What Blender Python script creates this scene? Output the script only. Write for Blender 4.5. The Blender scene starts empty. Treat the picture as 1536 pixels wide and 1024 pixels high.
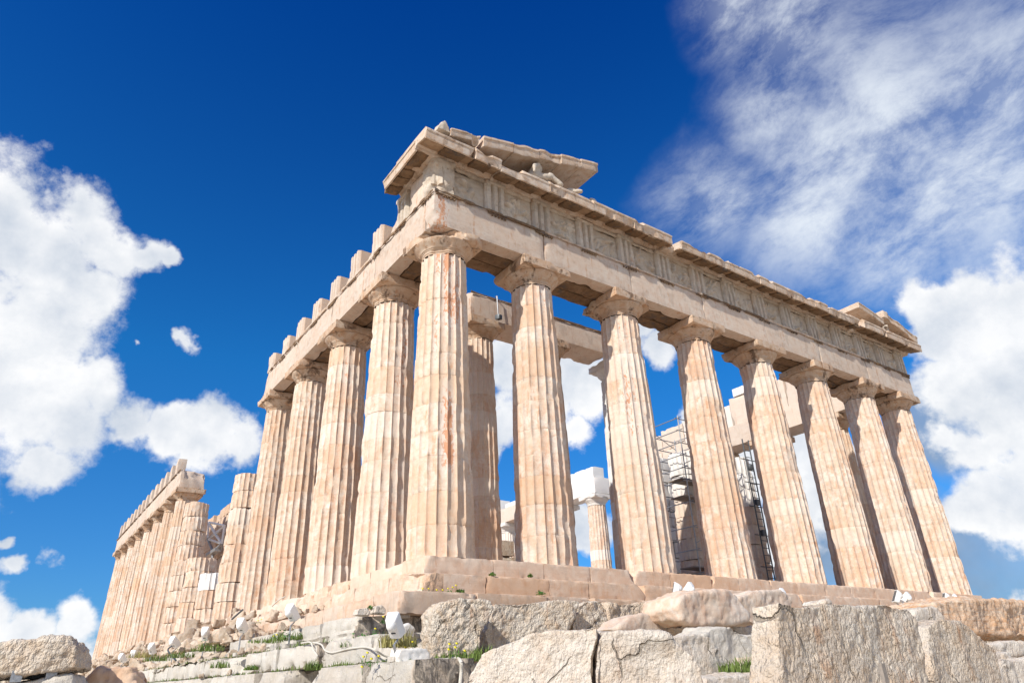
import bpy, math, random
import numpy as np
from mathutils import Vector, Matrix

# ------------------------------------------------------------------ camera
scn = bpy.context.scene
COL = scn.collection
CAM = np.array([-8.534, -15.946, -2.911])
YAW, PIT, ROL, FPX = 0.94506, 0.45778, -0.036884, 1025.35      # fitted to the photograph (1536 px wide)
_F = np.array([math.cos(YAW)*math.cos(PIT), math.sin(YAW)*math.cos(PIT), math.sin(PIT)])
_R = np.array([math.sin(YAW), -math.cos(YAW), 0.0]); _U = np.cross(_R, _F)
_R2 = math.cos(ROL)*_R + math.sin(ROL)*_U
_U2 = -math.sin(ROL)*_R + math.cos(ROL)*_U
cam = bpy.data.objects.new('camera', bpy.data.cameras.new('camera'))
COL.objects.link(cam)
m = Matrix(((_R2[0], _U2[0], -_F[0]), (_R2[1], _U2[1], -_F[1]), (_R2[2], _U2[2], -_F[2])))
cam.matrix_world = Matrix.Translation(CAM.tolist()) @ m.to_4x4()
cam.data.sensor_width = 36.0
cam.data.lens = FPX/1536*36
cam.data.clip_start = 0.05; cam.data.clip_end = 6000
scn.camera = cam

def ray(u, v):
    d = _F + _R2*(u-768)/FPX - _U2*(v-512)/FPX
    return d/np.linalg.norm(d)
def hit_y(u, v, y):
    d = ray(u, v); return CAM + d*(y-CAM[1])/d[1]
def hit_x(u, v, x):
    d = ray(u, v); return CAM + d*(x-CAM[0])/d[0]
def hit_plane(u, v, p0, n):
    d = ray(u, v); return CAM + d*np.dot(np.asarray(p0)-CAM, n)/np.dot(d, n)

# ------------------------------------------------------------------ light
SUN_EL, SUN_AZ_E = math.radians(36), math.radians(72)          # azimuth measured from the east front's normal (-y) towards the south flank (-x)
SUN = np.array([-math.sin(SUN_AZ_E)*math.cos(SUN_EL), -math.cos(SUN_AZ_E)*math.cos(SUN_EL), math.sin(SUN_EL)])
sl = bpy.data.lights.new('sun', 'SUN'); sl.energy = 4.6; sl.angle = math.radians(0.5); sl.color = (1.0, 0.95, 0.87)
so = bpy.data.objects.new('sun', sl); COL.objects.link(so)
so.rotation_euler = Vector((-SUN).tolist()).to_track_quat('-Z', 'Y').to_euler()
so.location = (SUN*80).tolist()
scn.view_settings.view_transform = 'Standard'; scn.view_settings.look = 'None'
scn.view_settings.exposure = 0.22; scn.view_settings.gamma = 1.0
scn.view_settings.use_curve_mapping = False
scn.cycles.max_bounces = 8; scn.cycles.diffuse_bounces = 5

SKY_STRENGTH = 0.15
world = bpy.data.worlds.new('World'); scn.world = world; world.use_nodes = True
def build_sky():
    nt = world.node_tree; N = nt.nodes; L = nt.links
    bg = N['Background']
    def nd(t, **k):
        n = N.new(t)
        for a, b in k.items(): setattr(n, a, b)
        return n
    def math_(op, a, b=None, c=None, clamp=False):
        n = nd('ShaderNodeMath', operation=op, use_clamp=clamp)
        for i, x in enumerate((a, b, c)):
            if x is None: continue
            if isinstance(x, (int, float)): n.inputs[i].default_value = x
            else: L.new(x, n.inputs[i])
        return n.outputs[0]
    def vmath(op, a, b=None, scale=None):
        n = nd('ShaderNodeVectorMath', operation=op)
        for i, x in enumerate((a, b)):
            if x is None: continue
            if isinstance(x, (tuple, list, np.ndarray)): n.inputs[i].default_value = tuple(float(q) for q in x)
            else: L.new(x, n.inputs[i])
        if scale is not None: n.inputs['Scale'].default_value = scale
        return n.outputs['Value'] if op in ('DISTANCE', 'DOT_PRODUCT', 'LENGTH') else n.outputs[0]
    def noise(vec, scale, detail=6, rough=.6, dist=0.0, col=False):
        n = nd('ShaderNodeTexNoise'); n.inputs['Scale'].default_value = scale
        n.inputs['Detail'].default_value = detail; n.inputs['Roughness'].default_value = rough
        n.inputs['Distortion'].default_value = dist; L.new(vec, n.inputs['Vector'])
        return n.outputs['Color'] if col else n.outputs['Fac']
    def mapr(x, a, b, c=0., d=1., smooth=True):
        n = nd('ShaderNodeMapRange', interpolation_type='SMOOTHSTEP' if smooth else 'LINEAR')
        n.inputs[1].default_value = a; n.inputs[2].default_value = b
        n.inputs[3].default_value = c; n.inputs[4].default_value = d
        L.new(x, n.inputs[0]); return n.outputs[0]
    def mix(f, a, b, blend='MIX'):
        n = nd('ShaderNodeMix', data_type='RGBA', blend_type=blend)
        if isinstance(f, (int, float)): n.inputs[0].default_value = f
        else: L.new(f, n.inputs[0])
        for s, x in ((6, a), (7, b)):
            if isinstance(x, tuple): n.inputs[s].default_value = (*x, 1)
            else: L.new(x, n.inputs[s])
        return n.outputs[2]
    sky = nd('ShaderNodeTexSky', sky_type='NISHITA')
    sky.sun_disc = False; sky.sun_elevation = SUN_EL
    # the sky's sun: rotation is measured clockwise from +Y
    sky.sun_rotation = math.atan2(SUN[0], SUN[1])
    sky.air_density = 1.0; sky.dust_density = 0.2; sky.ozone_density = 4.0; sky.altitude = 150
    tc = nd('ShaderNodeTexCoord'); D = vmath('NORMALIZE', tc.outputs['Generated'])
    sep = nd('ShaderNodeSeparateXYZ'); L.new(D, sep.inputs[0])
    ramp = nd('ShaderNodeValToRGB'); cr = ramp.color_ramp; L.new(sep.outputs[2], ramp.inputs[0])   # polarised sky: deepest high up
    cr.elements[0].position = .08; cr.elements[0].color = (.18, .42, .68, 1)
    cr.elements[1].position = .80; cr.elements[1].color = (.006, .275, .77, 1)
    e = cr.elements.new(.40); e.color = (.075, .52, .87, 1)
    blue = mix(1.0, sky.outputs[0], ramp.outputs[0], 'MULTIPLY')
    # cumulus: clumps at fixed compass directions, their edges broken up by noise
    nv = vmath('SUBTRACT', noise(D, 5.0, 5, .6, col=True), (.5, .5, .5))
    nv2 = vmath('SUBTRACT', noise(D, 22.0, 4, .6, col=True), (.5, .5, .5))
    Dp = vmath('ADD', vmath('ADD', D, vmath('SCALE', nv, scale=.10)), vmath('SCALE', nv2, scale=.035))
    blobs = [(-30,330,120),(25,310,45),(60,400,120),(140,350,75),(185,375,60),(235,385,38),(270,388,20),(60,490,120),(150,440,60),(20,600,130),(110,620,80),(60,690,60),
             (190,620,55),(250,640,50),(150,585,62),(95,560,60),(310,655,60),(360,672,42),(293,520,24),(228,516,14),(85,852,26),(30,860,22),(120,940,45),(50,960,55),(150,985,50),(-20,940,60),(5,822,16),
             (1400,455,52),(1450,480,85),(1520,480,95),(1440,560,75),(1510,600,100),(1580,520,120),(1490,735,60),(1540,770,90),(1450,765,45),(1500,690,45),(1430,640,40),(1425,560,55),(1480,650,70),(1550,680,80),(1500,790,55),(1400,500,45),
             (755,540,50),(752,620,45),(745,670,22),(850,560,55),(830,600,50),(890,590,50),(985,530,36),(960,500,24),(870,640,32),(890,800,38),(1040,640,30),(1110,720,70),(1180,700,70),(1230,760,70),(1150,800,60),(1250,700,50),
             (1500,905,30),(900,800,40),(-150,450,200),(-200,700,200),(1700,600,200),(1750,850,150)]
    # and unseen ones behind the viewer, added as white fill light on the front
    acc = None
    for (u, v, r) in blobs:
        c = ray(u, v); rr = .5*(np.linalg.norm(ray(u+r, v)-c)+np.linalg.norm(ray(u, v+r)-c))
        acc = _acc(acc, c, rr, vmath, math_, Dp)
    rng = random.Random(4)
    for k in range(20):
        a = rng.uniform(-math.pi*.98, math.pi*.02); e = rng.uniform(.05, .7)
        a = YAW + math.pi + rng.uniform(-1.9, 1.9)
        c = np.array([math.cos(a)*math.cos(e), math.sin(a)*math.cos(e), math.sin(e)])
        acc = _acc(acc, c, rng.uniform(.12, .30), vmath, math_, Dp)
    fb = noise(D, 10.0, 10, .64)
    dens = math_('ADD', acc, math_('MULTIPLY_ADD', fb, 2.0, -1.0))
    cm = mapr(dens, -.08, .40)
    # light and shade inside the clouds
    off = vmath('ADD', D, tuple(SUN*.03+np.array([0, 0, .03])))
    fa = noise(D, 7.5, 9, .58); fo = noise(off, 7.5, 9, .58)
    lit = math_('MULTIPLY_ADD', math_('SUBTRACT', fa, fo), 2.3, .70, clamp=True)
    lit2 = math_('MULTIPLY', lit, mapr(dens, .2, 1.7, 1.0, .62))
    ccol = mix(lit2, (3.0, 3.45, 4.1), (6.0, 6.0, 6.0))
    # cirrus veil, upper right
    mp = nd('ShaderNodeMapping'); mp.vector_type = 'POINT'
    c0 = ray(1330, 200); cx = ray(1420, 140)-ray(1240, 260); cx /= np.linalg.norm(cx); cy = np.cross(c0, cx); cy /= np.linalg.norm(cy)
    comb = nd('ShaderNodeCombineXYZ')
    warp = vmath('ADD', D, vmath('SCALE', vmath('SUBTRACT', noise(D, 3.0, 4, .5, col=True), (.5,.5,.5)), scale=.09))
    L.new(math_('MULTIPLY', vmath('DOT_PRODUCT', warp, tuple(cx)), 2.2), comb.inputs[0])
    L.new(math_('MULTIPLY', vmath('DOT_PRODUCT', warp, tuple(cy)), 3.7), comb.inputs[1])
    st = noise(comb.outputs[0], 2.3, 13, .68, .12); st2 = noise(D, 4.2, 9, .62, .3)
    ci = None
    for (u, v, r) in [(1500,120,240),(1330,200,230),(1250,240,200),(1400,300,210),(1180,60,120),(1480,260,240),(1200,330,150),(1330,370,130),(1150,170,110),(1640,150,260),(1060,300,110),(1100,20,100)]:
        c = ray(u, v); rr = .5*(np.linalg.norm(ray(u+r, v)-c)+np.linalg.norm(ray(u, v+r)-c))
        ci = _acc(ci, c, rr, vmath, math_, warp)
    edge = math_('ADD', ci, math_('MULTIPLY_ADD', st2, 1.5, -.75))
    cim = math_('MULTIPLY', mapr(edge, -.35, 1.1), mapr(st, .30, .66, .06, 1.0))
    cim = math_('MAXIMUM', cim, math_('MULTIPLY', mapr(edge, .1, 1.2), .30))
    cir = mix(math_('MULTIPLY', cim, .92), blue, (5.1, 5.45, 5.8))
    # grey-blue bank low on the right
    bk = None
    for (u, v, r) in [(1480,840,140),(1560,880,160),(1380,820,120),(1430,620,110),(1250,800,120)]:
        c = ray(u, v); rr = .5*(np.linalg.norm(ray(u+r, v)-c)+np.linalg.norm(ray(u, v+r)-c)); bk = _acc(bk, c, rr, vmath, math_, Dp)
    bkm = math_('MULTIPLY', mapr(bk, -.1, .45), mapr(noise(D, 5.0, 6, .6), .25, .6, .60, .96))
    cir = mix(bkm, cir, mix(noise(D, 11.0, 5, .55), (.85, 1.45, 2.3), (2.5, 3.0, 3.7)))
    allc = mix(math_('MULTIPLY', cm, .97), cir, ccol)
    L.new(allc, bg.inputs['Color']); bg.inputs['Strength'].default_value = SKY_STRENGTH
def _acc(acc, c, rr, vmath, math_, Dp):
    v = math_('MULTIPLY_ADD', vmath('DISTANCE', Dp, c), -1.0/rr, 1.0)
    return v if acc is None else math_('MAXIMUM', acc, v)
build_sky()

# ------------------------------------------------------------------ helpers
def _hash(i, j, k, s):
    h = (i.astype(np.int64)*374761393 + j.astype(np.int64)*668265263 + k.astype(np.int64)*2147483647 + s*974711) & 0xffffffff
    h = ((h ^ (h >> 13))*1274126177) & 0xffffffff
    h = (h ^ (h >> 16)) & 0xffff
    return h/32767.5 - 1.0
def vnoise(P, s=0):
    P = np.asarray(P, float); I = np.floor(P).astype(np.int64); f = P-I; f = f*f*f*(f*(f*6-15)+10)
    i, j, k = I[:, 0], I[:, 1], I[:, 2]; x, y, z = f[:, 0], f[:, 1], f[:, 2]
    def L(a, b, t): return a+(b-a)*t
    c = lambda a, b, d: _hash(i+a, j+b, k+d, s)
    return L(L(L(c(0,0,0), c(1,0,0), x), L(c(0,1,0), c(1,1,0), x), y), L(L(c(0,0,1), c(1,0,1), x), L(c(0,1,1), c(1,1,1), x), y), z)
def fbm(P, octv=3, s=0):
    P = np.asarray(P, float); r = 0; a = .5; n = 0
    for o in range(octv):
        r = r + a*vnoise(P*(2**o)+17.3*o, s+o); n += a; a *= .5
    return r/n*1.35
def sstep(a, b, x):
    t = np.clip((x-a)/(b-a), 0, 1); return t*t*(3-2*t)

class MB:
    def __init__(s): s.V = []; s.F = []; s.T = []; s.n = 0
    def add(s, V, F, tone=0.):
        V = np.asarray(V, float).reshape(-1, 3)
        s.V.append(V); s.T.append(np.full(len(V), tone) if np.isscalar(tone) else np.asarray(tone, float))
        n = s.n; s.F += [tuple(i+n for i in f) for f in F]; s.n += len(V); return s
    def merge(s, o): return s.add(np.concatenate(o.V), o.F, np.concatenate(o.T))
def grid_faces(r, c, closed=True):
    F = []
    cc = c if closed else c-1
    for i in range(r-1):
        for j in range(cc):
            a = i*c+j; b = i*c+(j+1) % c; F.append((a, b, b+c, a+c))
    return F
WPOS = {}
def obj(name, mb, mat, parent=None, label=None, sharp=35, cat=None, group=None, kind=None, stain=None):
    if isinstance(mb, MB): V = np.concatenate(mb.V); F = mb.F; T = np.concatenate(mb.T)
    else: V, F, T = mb
    lo, hi = V.min(0), V.max(0); base = np.array([(lo[0]+hi[0])/2, (lo[1]+hi[1])/2, lo[2]])
    me = bpy.data.meshes.new(name); me.from_pydata((V-base).tolist(), [], F)
    at = me.attributes.new('tone', 'FLOAT', 'POINT'); at.data.foreach_set('value', np.ascontiguousarray(T, np.float32))
    if stain is not None: me.attributes.new('stain', 'FLOAT', 'POINT').data.foreach_set('value', np.ascontiguousarray(stain, np.float32))
    me.shade_smooth()
    if sharp: me.set_sharp_from_angle(angle=math.radians(sharp))
    me.materials.append(mat)
    o = bpy.data.objects.new(name, me); COL.objects.link(o)
    if parent is not None:
        o.parent = parent; o.location = (base-WPOS[parent.name]).tolist()
    else: o.location = base.tolist()
    WPOS[o.name] = base
    if label: o['label'] = label
    if cat: o['category'] = cat
    if group: o['group'] = group
    if kind: o['kind'] = kind
    return o
def thing(name, loc, label=None, cat=None, group=None, parent=None):
    o = bpy.data.objects.new(name, None); COL.objects.link(o); o.empty_display_size = .3
    loc = np.asarray(loc, float); WPOS[o.name] = loc
    if parent is not None: o.parent = parent; o.location = (loc-WPOS[parent.name]).tolist()
    else: o.location = loc.tolist()
    if label: o['label'] = label
    if cat: o['category'] = cat
    if group: o['group'] = group
    return o

def rough_box(c, size, res=.15, rough=.006, chip=.03, seed=0, rot=0., bites=(), freq=2.0, tone=0., jag=None):
    """subdivided box; edges chipped by noise; bites = planes that break pieces off"""
    sx, sy, sz = size; h = np.array(size)/2
    ns = [max(1, int(round(s/res))) for s in size]
    gx = [np.linspace(-h[a], h[a], ns[a]+1) for a in range(3)]
    key = {}; V = []; F = []
    def vid(p):
        k = (round(p[0], 5), round(p[1], 5), round(p[2], 5))
        if k not in key: key[k] = len(V); V.append(p)
        return key[k]
    for a in range(3):
        b, d = (a+1) % 3, (a+2) % 3
        for sgn in (-1, 1):
            ids = np.empty((ns[b]+1, ns[d]+1), int)
            for i, q in enumerate(gx[b]):
                for j, w in enumerate(gx[d]):
                    p = [0, 0, 0]; p[a] = sgn*h[a]; p[b] = q; p[d] = w; ids[i, j] = vid(tuple(p))
            for i in range(ns[b]):
                for j in range(ns[d]):
                    f = (ids[i, j], ids[i+1, j], ids[i+1, j+1], ids[i, j+1]); F.append(f if sgn > 0 else f[::-1])
    V = np.array(V); c = np.asarray(c, float)
    Pn = V+c+seed*7.31
    dist = h-np.abs(V); so = np.sort(dist, 1); e = so[:, 1]
    cr = min(.12, .3*min(size))
    w = np.exp(-(e/cr)**2)
    n = np.clip(fbm(Pn*freq, 3, seed)+.15, 0, 1)**1.5
    am = chip*w*(.25+2.2*n)
    near = dist < (cr*1.5)
    V2 = V - np.sign(V)*near*np.minimum(am, .45*min(size))[:, None]
    if rough: 
        for a in range(3): V2[:, a] += rough*fbm(Pn*freq*2.5+a*31, 3, seed+a)
    for (p0, nn, rg) in bites:
        nn = np.asarray(nn, float); nn = nn/np.linalg.norm(nn); q = (V2-np.asarray(p0))@nn
        q = q + rg*fbm(Pn*3.1, 3, seed+9)
        V2 = V2 - nn*np.clip(q, 0, None)[:, None]*.97
    if rot:
        cs, sn = math.cos(rot), math.sin(rot)
        V2 = np.stack([V2[:, 0]*cs-V2[:, 1]*sn, V2[:, 0]*sn+V2[:, 1]*cs, V2[:, 2]], 1)
    return V2+c, F
def tube(mb, pts, r, seg=8, tone=0., caps=True):
    pts = np.asarray(pts, float); n = len(pts); V = []
    for i, p in enumerate(pts):
        t = pts[min(i+1, n-1)]-pts[max(i-1, 0)]; t = t/np.linalg.norm(t)
        a = np.cross(t, [0, 0, 1.]); 
        if np.linalg.norm(a) < .05: a = np.cross(t, [1., 0, 0])
        a /= np.linalg.norm(a); b = np.cross(t, a); rr = r if np.isscalar(r) else r[i]
        for k in range(seg):
            th = 2*math.pi*k/seg; V.append(p+rr*(math.cos(th)*a+math.sin(th)*b))
    F = grid_faces(n, seg)
    if caps: F += [tuple(range(seg))[::-1], tuple(range((n-1)*seg, n*seg))]
    F = [f[::-1] for f in F]
    return mb.add(V, F, tone)
def extrude(profile, axis, levels, noise_amp=.006, seed=0, chip=0., tone=0., freq=3.):
    """closed 2-D profile swept along an axis; profile gives the other two coordinates in order"""
    prof = np.asarray(profile, float); n = len(prof); V = []
    for l in levels:
        q = np.zeros((n, 3)); o = [i for i in range(3) if i != axis]
        q[:, o[0]] = prof[:, 0]; q[:, o[1]] = prof[:, 1]; q[:, axis] = l; V.append(q)
    V = np.concatenate(V); cen = V.mean(0)
    for a in range(3): V[:, a] += noise_amp*fbm(V*freq+a*13+seed*3.7, 3, seed)
    F = grid_faces(len(levels), n)
    # orientation
    area = 0.5*np.sum(prof[:, 0]*np.roll(prof[:, 1], -1)-np.roll(prof[:, 0], -1)*prof[:, 1])
    flip = (area < 0) ^ (axis == 1)
    if flip: F = [f[::-1] for f in F]
    c0 = tuple(range(n)); c1 = tuple(range((len(levels)-1)*n, len(levels)*n))
    F += [c0[::-1], c1] if not flip else [c0, c1[::-1]]
    return V, F
def voxel(V, F, vox, smooth=1):
    me = bpy.data.meshes.new('tmp'); me.from_pydata(np.asarray(V).tolist(), [], F); me.update()
    o = bpy.data.objects.new('tmp', me); COL.objects.link(o)
    r = o.modifiers.new('r', 'REMESH'); r.mode = 'VOXEL'; r.voxel_size = vox
    if smooth:
        sm = o.modifiers.new('s', 'SMOOTH'); sm.iterations = smooth; sm.factor = .5
    dg = bpy.context.evaluated_depsgraph_get(); dg.update()
    e = o.evaluated_get(dg); m2 = bpy.data.meshes.new_from_object(e)
    n = len(m2.vertices); W = np.empty(n*3, np.float32); m2.vertices.foreach_get('co', W)
    Nn = np.empty(n*3, np.float32); m2.vertex_normals.foreach_get('vector', Nn)
    FF = [tuple(p.vertices) for p in m2.polygons]
    bpy.data.objects.remove(o); bpy.data.meshes.remove(me); bpy.data.meshes.remove(m2)
    return W.reshape(-1, 3).astype(float), FF, Nn.reshape(-1, 3).astype(float)
def rockify(V, F, vox=.05, amp=(.05, .02, .008), fr=(1.2, 4., 11.), seed=0, smooth=2, pit=0.):
    W, FF, Nn = voxel(V, F, vox, smooth); P = W+seed*5.77
    d = amp[0]*fbm(P*fr[0], 2, seed)+amp[1]*fbm(P*fr[1], 3, seed+3)+amp[2]*fbm(P*fr[2], 2, seed+6)
    if pit: d = d-pit*np.clip(np.abs(fbm(P*9., 2, seed+5))*1.6, 0, 1)
    return W+Nn*d[:, None], FF

# ------------------------------------------------------------------ materials
def mat_stone(name, c1, c2, c3, streak=(.42, .19, .08), streak_amt=.5, soot=0., soot_col=(.10, .085, .075), bump=.35, fine=60., pits=.3, var=.12, new=(.74, .73, .70), bdist=.02, bands=0., grey=0., lich=0., rough=.85, peck=0., patina=0., crack=0.):
    mt = bpy.data.materials.new(name); mt.use_nodes = True; nt = mt.node_tree; N = nt.nodes; L = nt.links
    bs = N['Principled BSDF']; bs.inputs['Roughness'].default_value = rough; bs.inputs['Specular IOR Level'].default_value = .25
    def noise(vec, scale, detail=5, r=.6, dist=0.):
        n = N.new('ShaderNodeTexNoise'); n.inputs['Scale'].default_value = scale; n.inputs['Detail'].default_value = detail
        n.inputs['Roughness'].default_value = r; n.inputs['Distortion'].default_value = dist; L.new(vec, n.inputs['Vector']); return n.outputs['Fac']
    def mp(scale, rot=(0, 0, 0)):
        n = N.new('ShaderNodeMapping'); n.inputs['Scale'].default_value = scale; n.inputs['Rotation'].default_value = rot
        L.new(pos, n.inputs['Vector']); return n.outputs[0]
    def rng(x, a, b, c=0., d=1.):
        n = N.new('ShaderNodeMapRange'); n.interpolation_type = 'SMOOTHSTEP'
        for i, q in ((1, a), (2, b), (3, c), (4, d)): n.inputs[i].default_value = q
        L.new(x, n.inputs[0]); return n.outputs[0]
    def mth(op, a, b):
        n = N.new('ShaderNodeMath'); n.operation = op
        for i, x in enumerate((a, b)):
            if isinstance(x, (int, float)): n.inputs[i].default_value = x
            else: L.new(x, n.inputs[i])
        return n.outputs[0]
    def mix(f, a, b, bl='MIX'):
        n = N.new('ShaderNodeMix'); n.data_type = 'RGBA'; n.blend_type = bl
        if isinstance(f, (int, float)): n.inputs[0].default_value = f
        else: L.new(f, n.inputs[0])
        for s, x in ((6, a), (7, b)):
            if isinstance(x, tuple): n.inputs[s].default_value = (*x[:3], 1)
            else: L.new(x, n.inputs[s])
        return n.outputs[2]
    geo = N.new('ShaderNodeNewGeometry'); inf = N.new('ShaderNodeObjectInfo')
    ad = N.new('ShaderNodeVectorMath'); ad.operation = 'ADD'
    sc = N.new('ShaderNodeVectorMath'); sc.operation = 'SCALE'; sc.inputs[0].default_value = (37., 53., 71.); L.new(inf.outputs['Random'], sc.inputs['Scale'])
    L.new(geo.outputs['Position'], ad.inputs[0]); L.new(sc.outputs[0], ad.inputs[1]); pos = ad.outputs[0]
    at = N.new('ShaderNodeAttribute'); at.attribute_name = 'tone'; tone = at.outputs['Fac']
    n1 = noise(pos, .9, 5, .62, .3); n2 = noise(pos, 4.5, 6, .65, .4); n3 = noise(mp((5., 5., .35)), 1.3, 6, .6, .6); n4 = noise(pos, 22, 4, .7)
    col = mix(rng(n1, .34, .66), c1, c2)
    col = mix(rng(n2, .40, .68, 0, .8), col, c3)
    # horizontal bedding veins in the marble
    n5 = noise(mp((.5, .5, 6.)), 1.2, 6, .65, 1.2)
    col = mix(rng(n5, .50, .60, 0, .28), col, tuple(x*.80 for x in c2))
    # iron-orange streaks running down
    stk = mth('MULTIPLY', rng(n3, .56, .68), rng(n2, .35, .60))
    col = mix(mth('MULTIPLY', stk, streak_amt), col, streak)
    if grey: col = mix(mth('MULTIPLY', rng(noise(pos, 1.7, 6, .7), .42, .62), grey), col, (.40, .40, .38))
    if patina: col = mix(mth('MULTIPLY', mth('MULTIPLY', rng(noise(mp((1.3, 1.3, .6)), .9, 7, .66, .7), .50, .62), rng(n4, .30, .60)), patina), col, (.60, .33, .19))
    if bands:
        wv = noise(mp((.7, .7, 6.)), 1.7, 8, .7, 2.6)
        col = mix(rng(wv, .46, .62, 0, bands), col, streak)
    # paler scaled-off flecks and fine speckle
    col = mix(rng(n4, .56, .74, 0, .45), col, tuple(min(1, x*1.22+.03) for x in c1))
    n6 = noise(pos, 75, 3, .7); col = mix(rng(n6, .60, .78, 0, .35), col, tuple(x*.62 for x in c2))
    if soot:
        s1 = noise(pos, 1.5, 7, .68, .8); s2 = noise(mp((3., 3., .8)), 1.6, 5, .6)
        col = mix(mth('MULTIPLY', mth('MULTIPLY', rng(s1, .52, .60), rng(s2, .42, .55)), soot), col, soot_col)
    if lich: col = mix(mth('MULTIPLY', rng(noise(pos, 6., 6, .7), .55, .68), lich), col, (.13, .13, .12))
    # drum or block tone: below 0 rosier, above 0 paler, above 1 fresh white marble
    col = mix(rng(tone, 0., -1., 0, .55), col, tuple((c2[0]*.95, c2[1]*.80, c2[2]*.66)))
    col = mix(rng(tone, 0., 1., 0, .55), col, c1)
    col = mix(rng(tone, 1.1, 2., 0, .92), col, new)
    col = mix(mth('MULTIPLY', rng(tone, -1.05, -1.6), rng(noise(mp((2.2, 2.2, 1.1)), 2.6, 7, .7, .8), .40, .60, 0, .8)), col, (.085, .078, .068))
    # rust-orange crust, flaking to white, where the stone carries it
    at2 = N.new('ShaderNodeAttribute'); at2.attribute_name = 'stain'; stn = at2.outputs['Fac']
    fk = noise(mp((1., 1., .5)), 10., 8, .76, .5)
    col = mix(rng(stn, .05, .6, 0, .55), col, (.66, .60, .54))
    col = mix(rng(mth('ADD', mth('MULTIPLY', stn, .40), fk), .68, .78, 0, .9), col, (.52, .24, .12))
    hs = N.new('ShaderNodeHueSaturation'); L.new(col, hs.inputs['Color'])
    L.new(mth('ADD', mth('MULTIPLY', inf.outputs['Random'], var), 1-var*.5), hs.inputs['Value'])
    L.new(hs.outputs[0], bs.inputs['Base Color'])
    b1 = N.new('ShaderNodeBump'); b1.inputs['Strength'].default_value = bump; b1.inputs['Distance'].default_value = bdist
    hgt = mth('ADD', mth('MULTIPLY', n2, .7), mth('MULTIPLY', noise(pos, fine, 5, .7), .35))
    pt = noise(mp((1., 1., .7)), 30., 4, .6, .2)                      # pick marks and small hollows
    hgt = mth('ADD', hgt, mth('MULTIPLY', pt, mth('MULTIPLY', 1.6, pits) if False else pits*1.6))
    if crack:                                                        # open cracks running through the block
        cv = N.new('ShaderNodeVectorMath'); cv.operation = 'MULTIPLY_ADD'; c3n = N.new('ShaderNodeTexNoise'); c3n.inputs['Scale'].default_value = 2.2; c3n.inputs['Detail'].default_value = 6; L.new(pos, c3n.inputs['Vector'])
        L.new(c3n.outputs['Color'], cv.inputs[0]); cv.inputs[1].default_value = (.38, .38, .38); L.new(mp((1., 1., .8)), cv.inputs[2])
        ck = N.new('ShaderNodeTexVoronoi'); ck.feature = 'DISTANCE_TO_EDGE'; ck.inputs['Scale'].default_value = 1.15; L.new(cv.outputs[0], ck.inputs['Vector'])
        cf = mth('MULTIPLY', rng(ck.outputs['Distance'], .004, .016, 1., 0.), rng(noise(pos, 1.1, 3, .5), .50, .60))
        hgt = mth('SUBTRACT', hgt, mth('MULTIPLY', cf, crack)); dk = mix(mth('MULTIPLY', cf, .6), hs.outputs[0], (.16, .12, .08)); L.new(dk, bs.inputs['Base Color'])
    if peck:                                                         # surface pecked with a point chisel
        dv = N.new('ShaderNodeVectorMath'); dv.operation = 'MULTIPLY_ADD'; cn = N.new('ShaderNodeTexNoise'); cn.inputs['Scale'].default_value = 14.; cn.inputs['Detail'].default_value = 3; L.new(pos, cn.inputs['Vector'])
        L.new(cn.outputs['Color'], dv.inputs[0]); dv.inputs[1].default_value = (.05, .05, .05); L.new(mp((1., 1., .75)), dv.inputs[2])
        vo = N.new('ShaderNodeTexVoronoi'); vo.inputs['Scale'].default_value = 24.; L.new(dv.outputs[0], vo.inputs['Vector'])
        vo2 = N.new('ShaderNodeTexVoronoi'); vo2.inputs['Scale'].default_value = 47.; L.new(dv.outputs[0], vo2.inputs['Vector'])
        hgt = mth('SUBTRACT', hgt, mth('MULTIPLY', mth('ADD', mth('POWER', vo.outputs['Distance'], 1.6), mth('MULTIPLY', vo2.outputs['Distance'], .6)), peck))
    L.new(hgt, b1.inputs['Height']); L.new(b1.outputs[0], bs.inputs['Normal'])
    return mt
def mat_plain(name, col, rough=.5, metal=0., spec=.4, bump=0., scale=40., var=.12):
    mt = bpy.data.materials.new(name); mt.use_nodes = True; nt = mt.node_tree; N = nt.nodes; L = nt.links; bs = N['Principled BSDF']
    bs.inputs['Roughness'].default_value = rough; bs.inputs['Metallic'].default_value = metal; bs.inputs['Specular IOR Level'].default_value = spec
    g = N.new('ShaderNodeNewGeometry'); n = N.new('ShaderNodeTexNoise'); n.inputs['Scale'].default_value = scale; n.inputs['Detail'].default_value = 4; L.new(g.outputs['Position'], n.inputs['Vector'])
    r = N.new('ShaderNodeValToRGB'); r.color_ramp.elements[0].position = .3; r.color_ramp.elements[1].position = .7
    r.color_ramp.elements[0].color = (*[x*(1-var) for x in col], 1); r.color_ramp.elements[1].color = (*[min(1, x*(1+var)) for x in col], 1)
    L.new(n.outputs['Fac'], r.inputs['Fac']); L.new(r.outputs[0], bs.inputs['Base Color'])
    if bump:
        b = N.new('ShaderNodeBump'); b.inputs['Strength'].default_value = bump; b.inputs['Distance'].default_value = .01; L.new(n.outputs['Fac'], b.inputs['Height']); L.new(b.outputs[0], bs.inputs['Normal'])
    return mt
M = {}
M['marble'] = mat_stone('aged_marble', (.69, .61, .52), (.62, .48, .36), (.58, .38, .25), streak_amt=.6, patina=.7, soot=.22, soot_col=(.30, .23, .17), bump=.6, bdist=.03)
M['streaked'] = mat_stone('streaked_marble', (.69, .61, .52), (.62, .49, .37), (.58, .40, .27), streak=(.52, .22, .09), streak_amt=.6, patina=.5, soot=.2, soot_col=(.34, .27, .21), bump=.6, bdist=.03)
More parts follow.
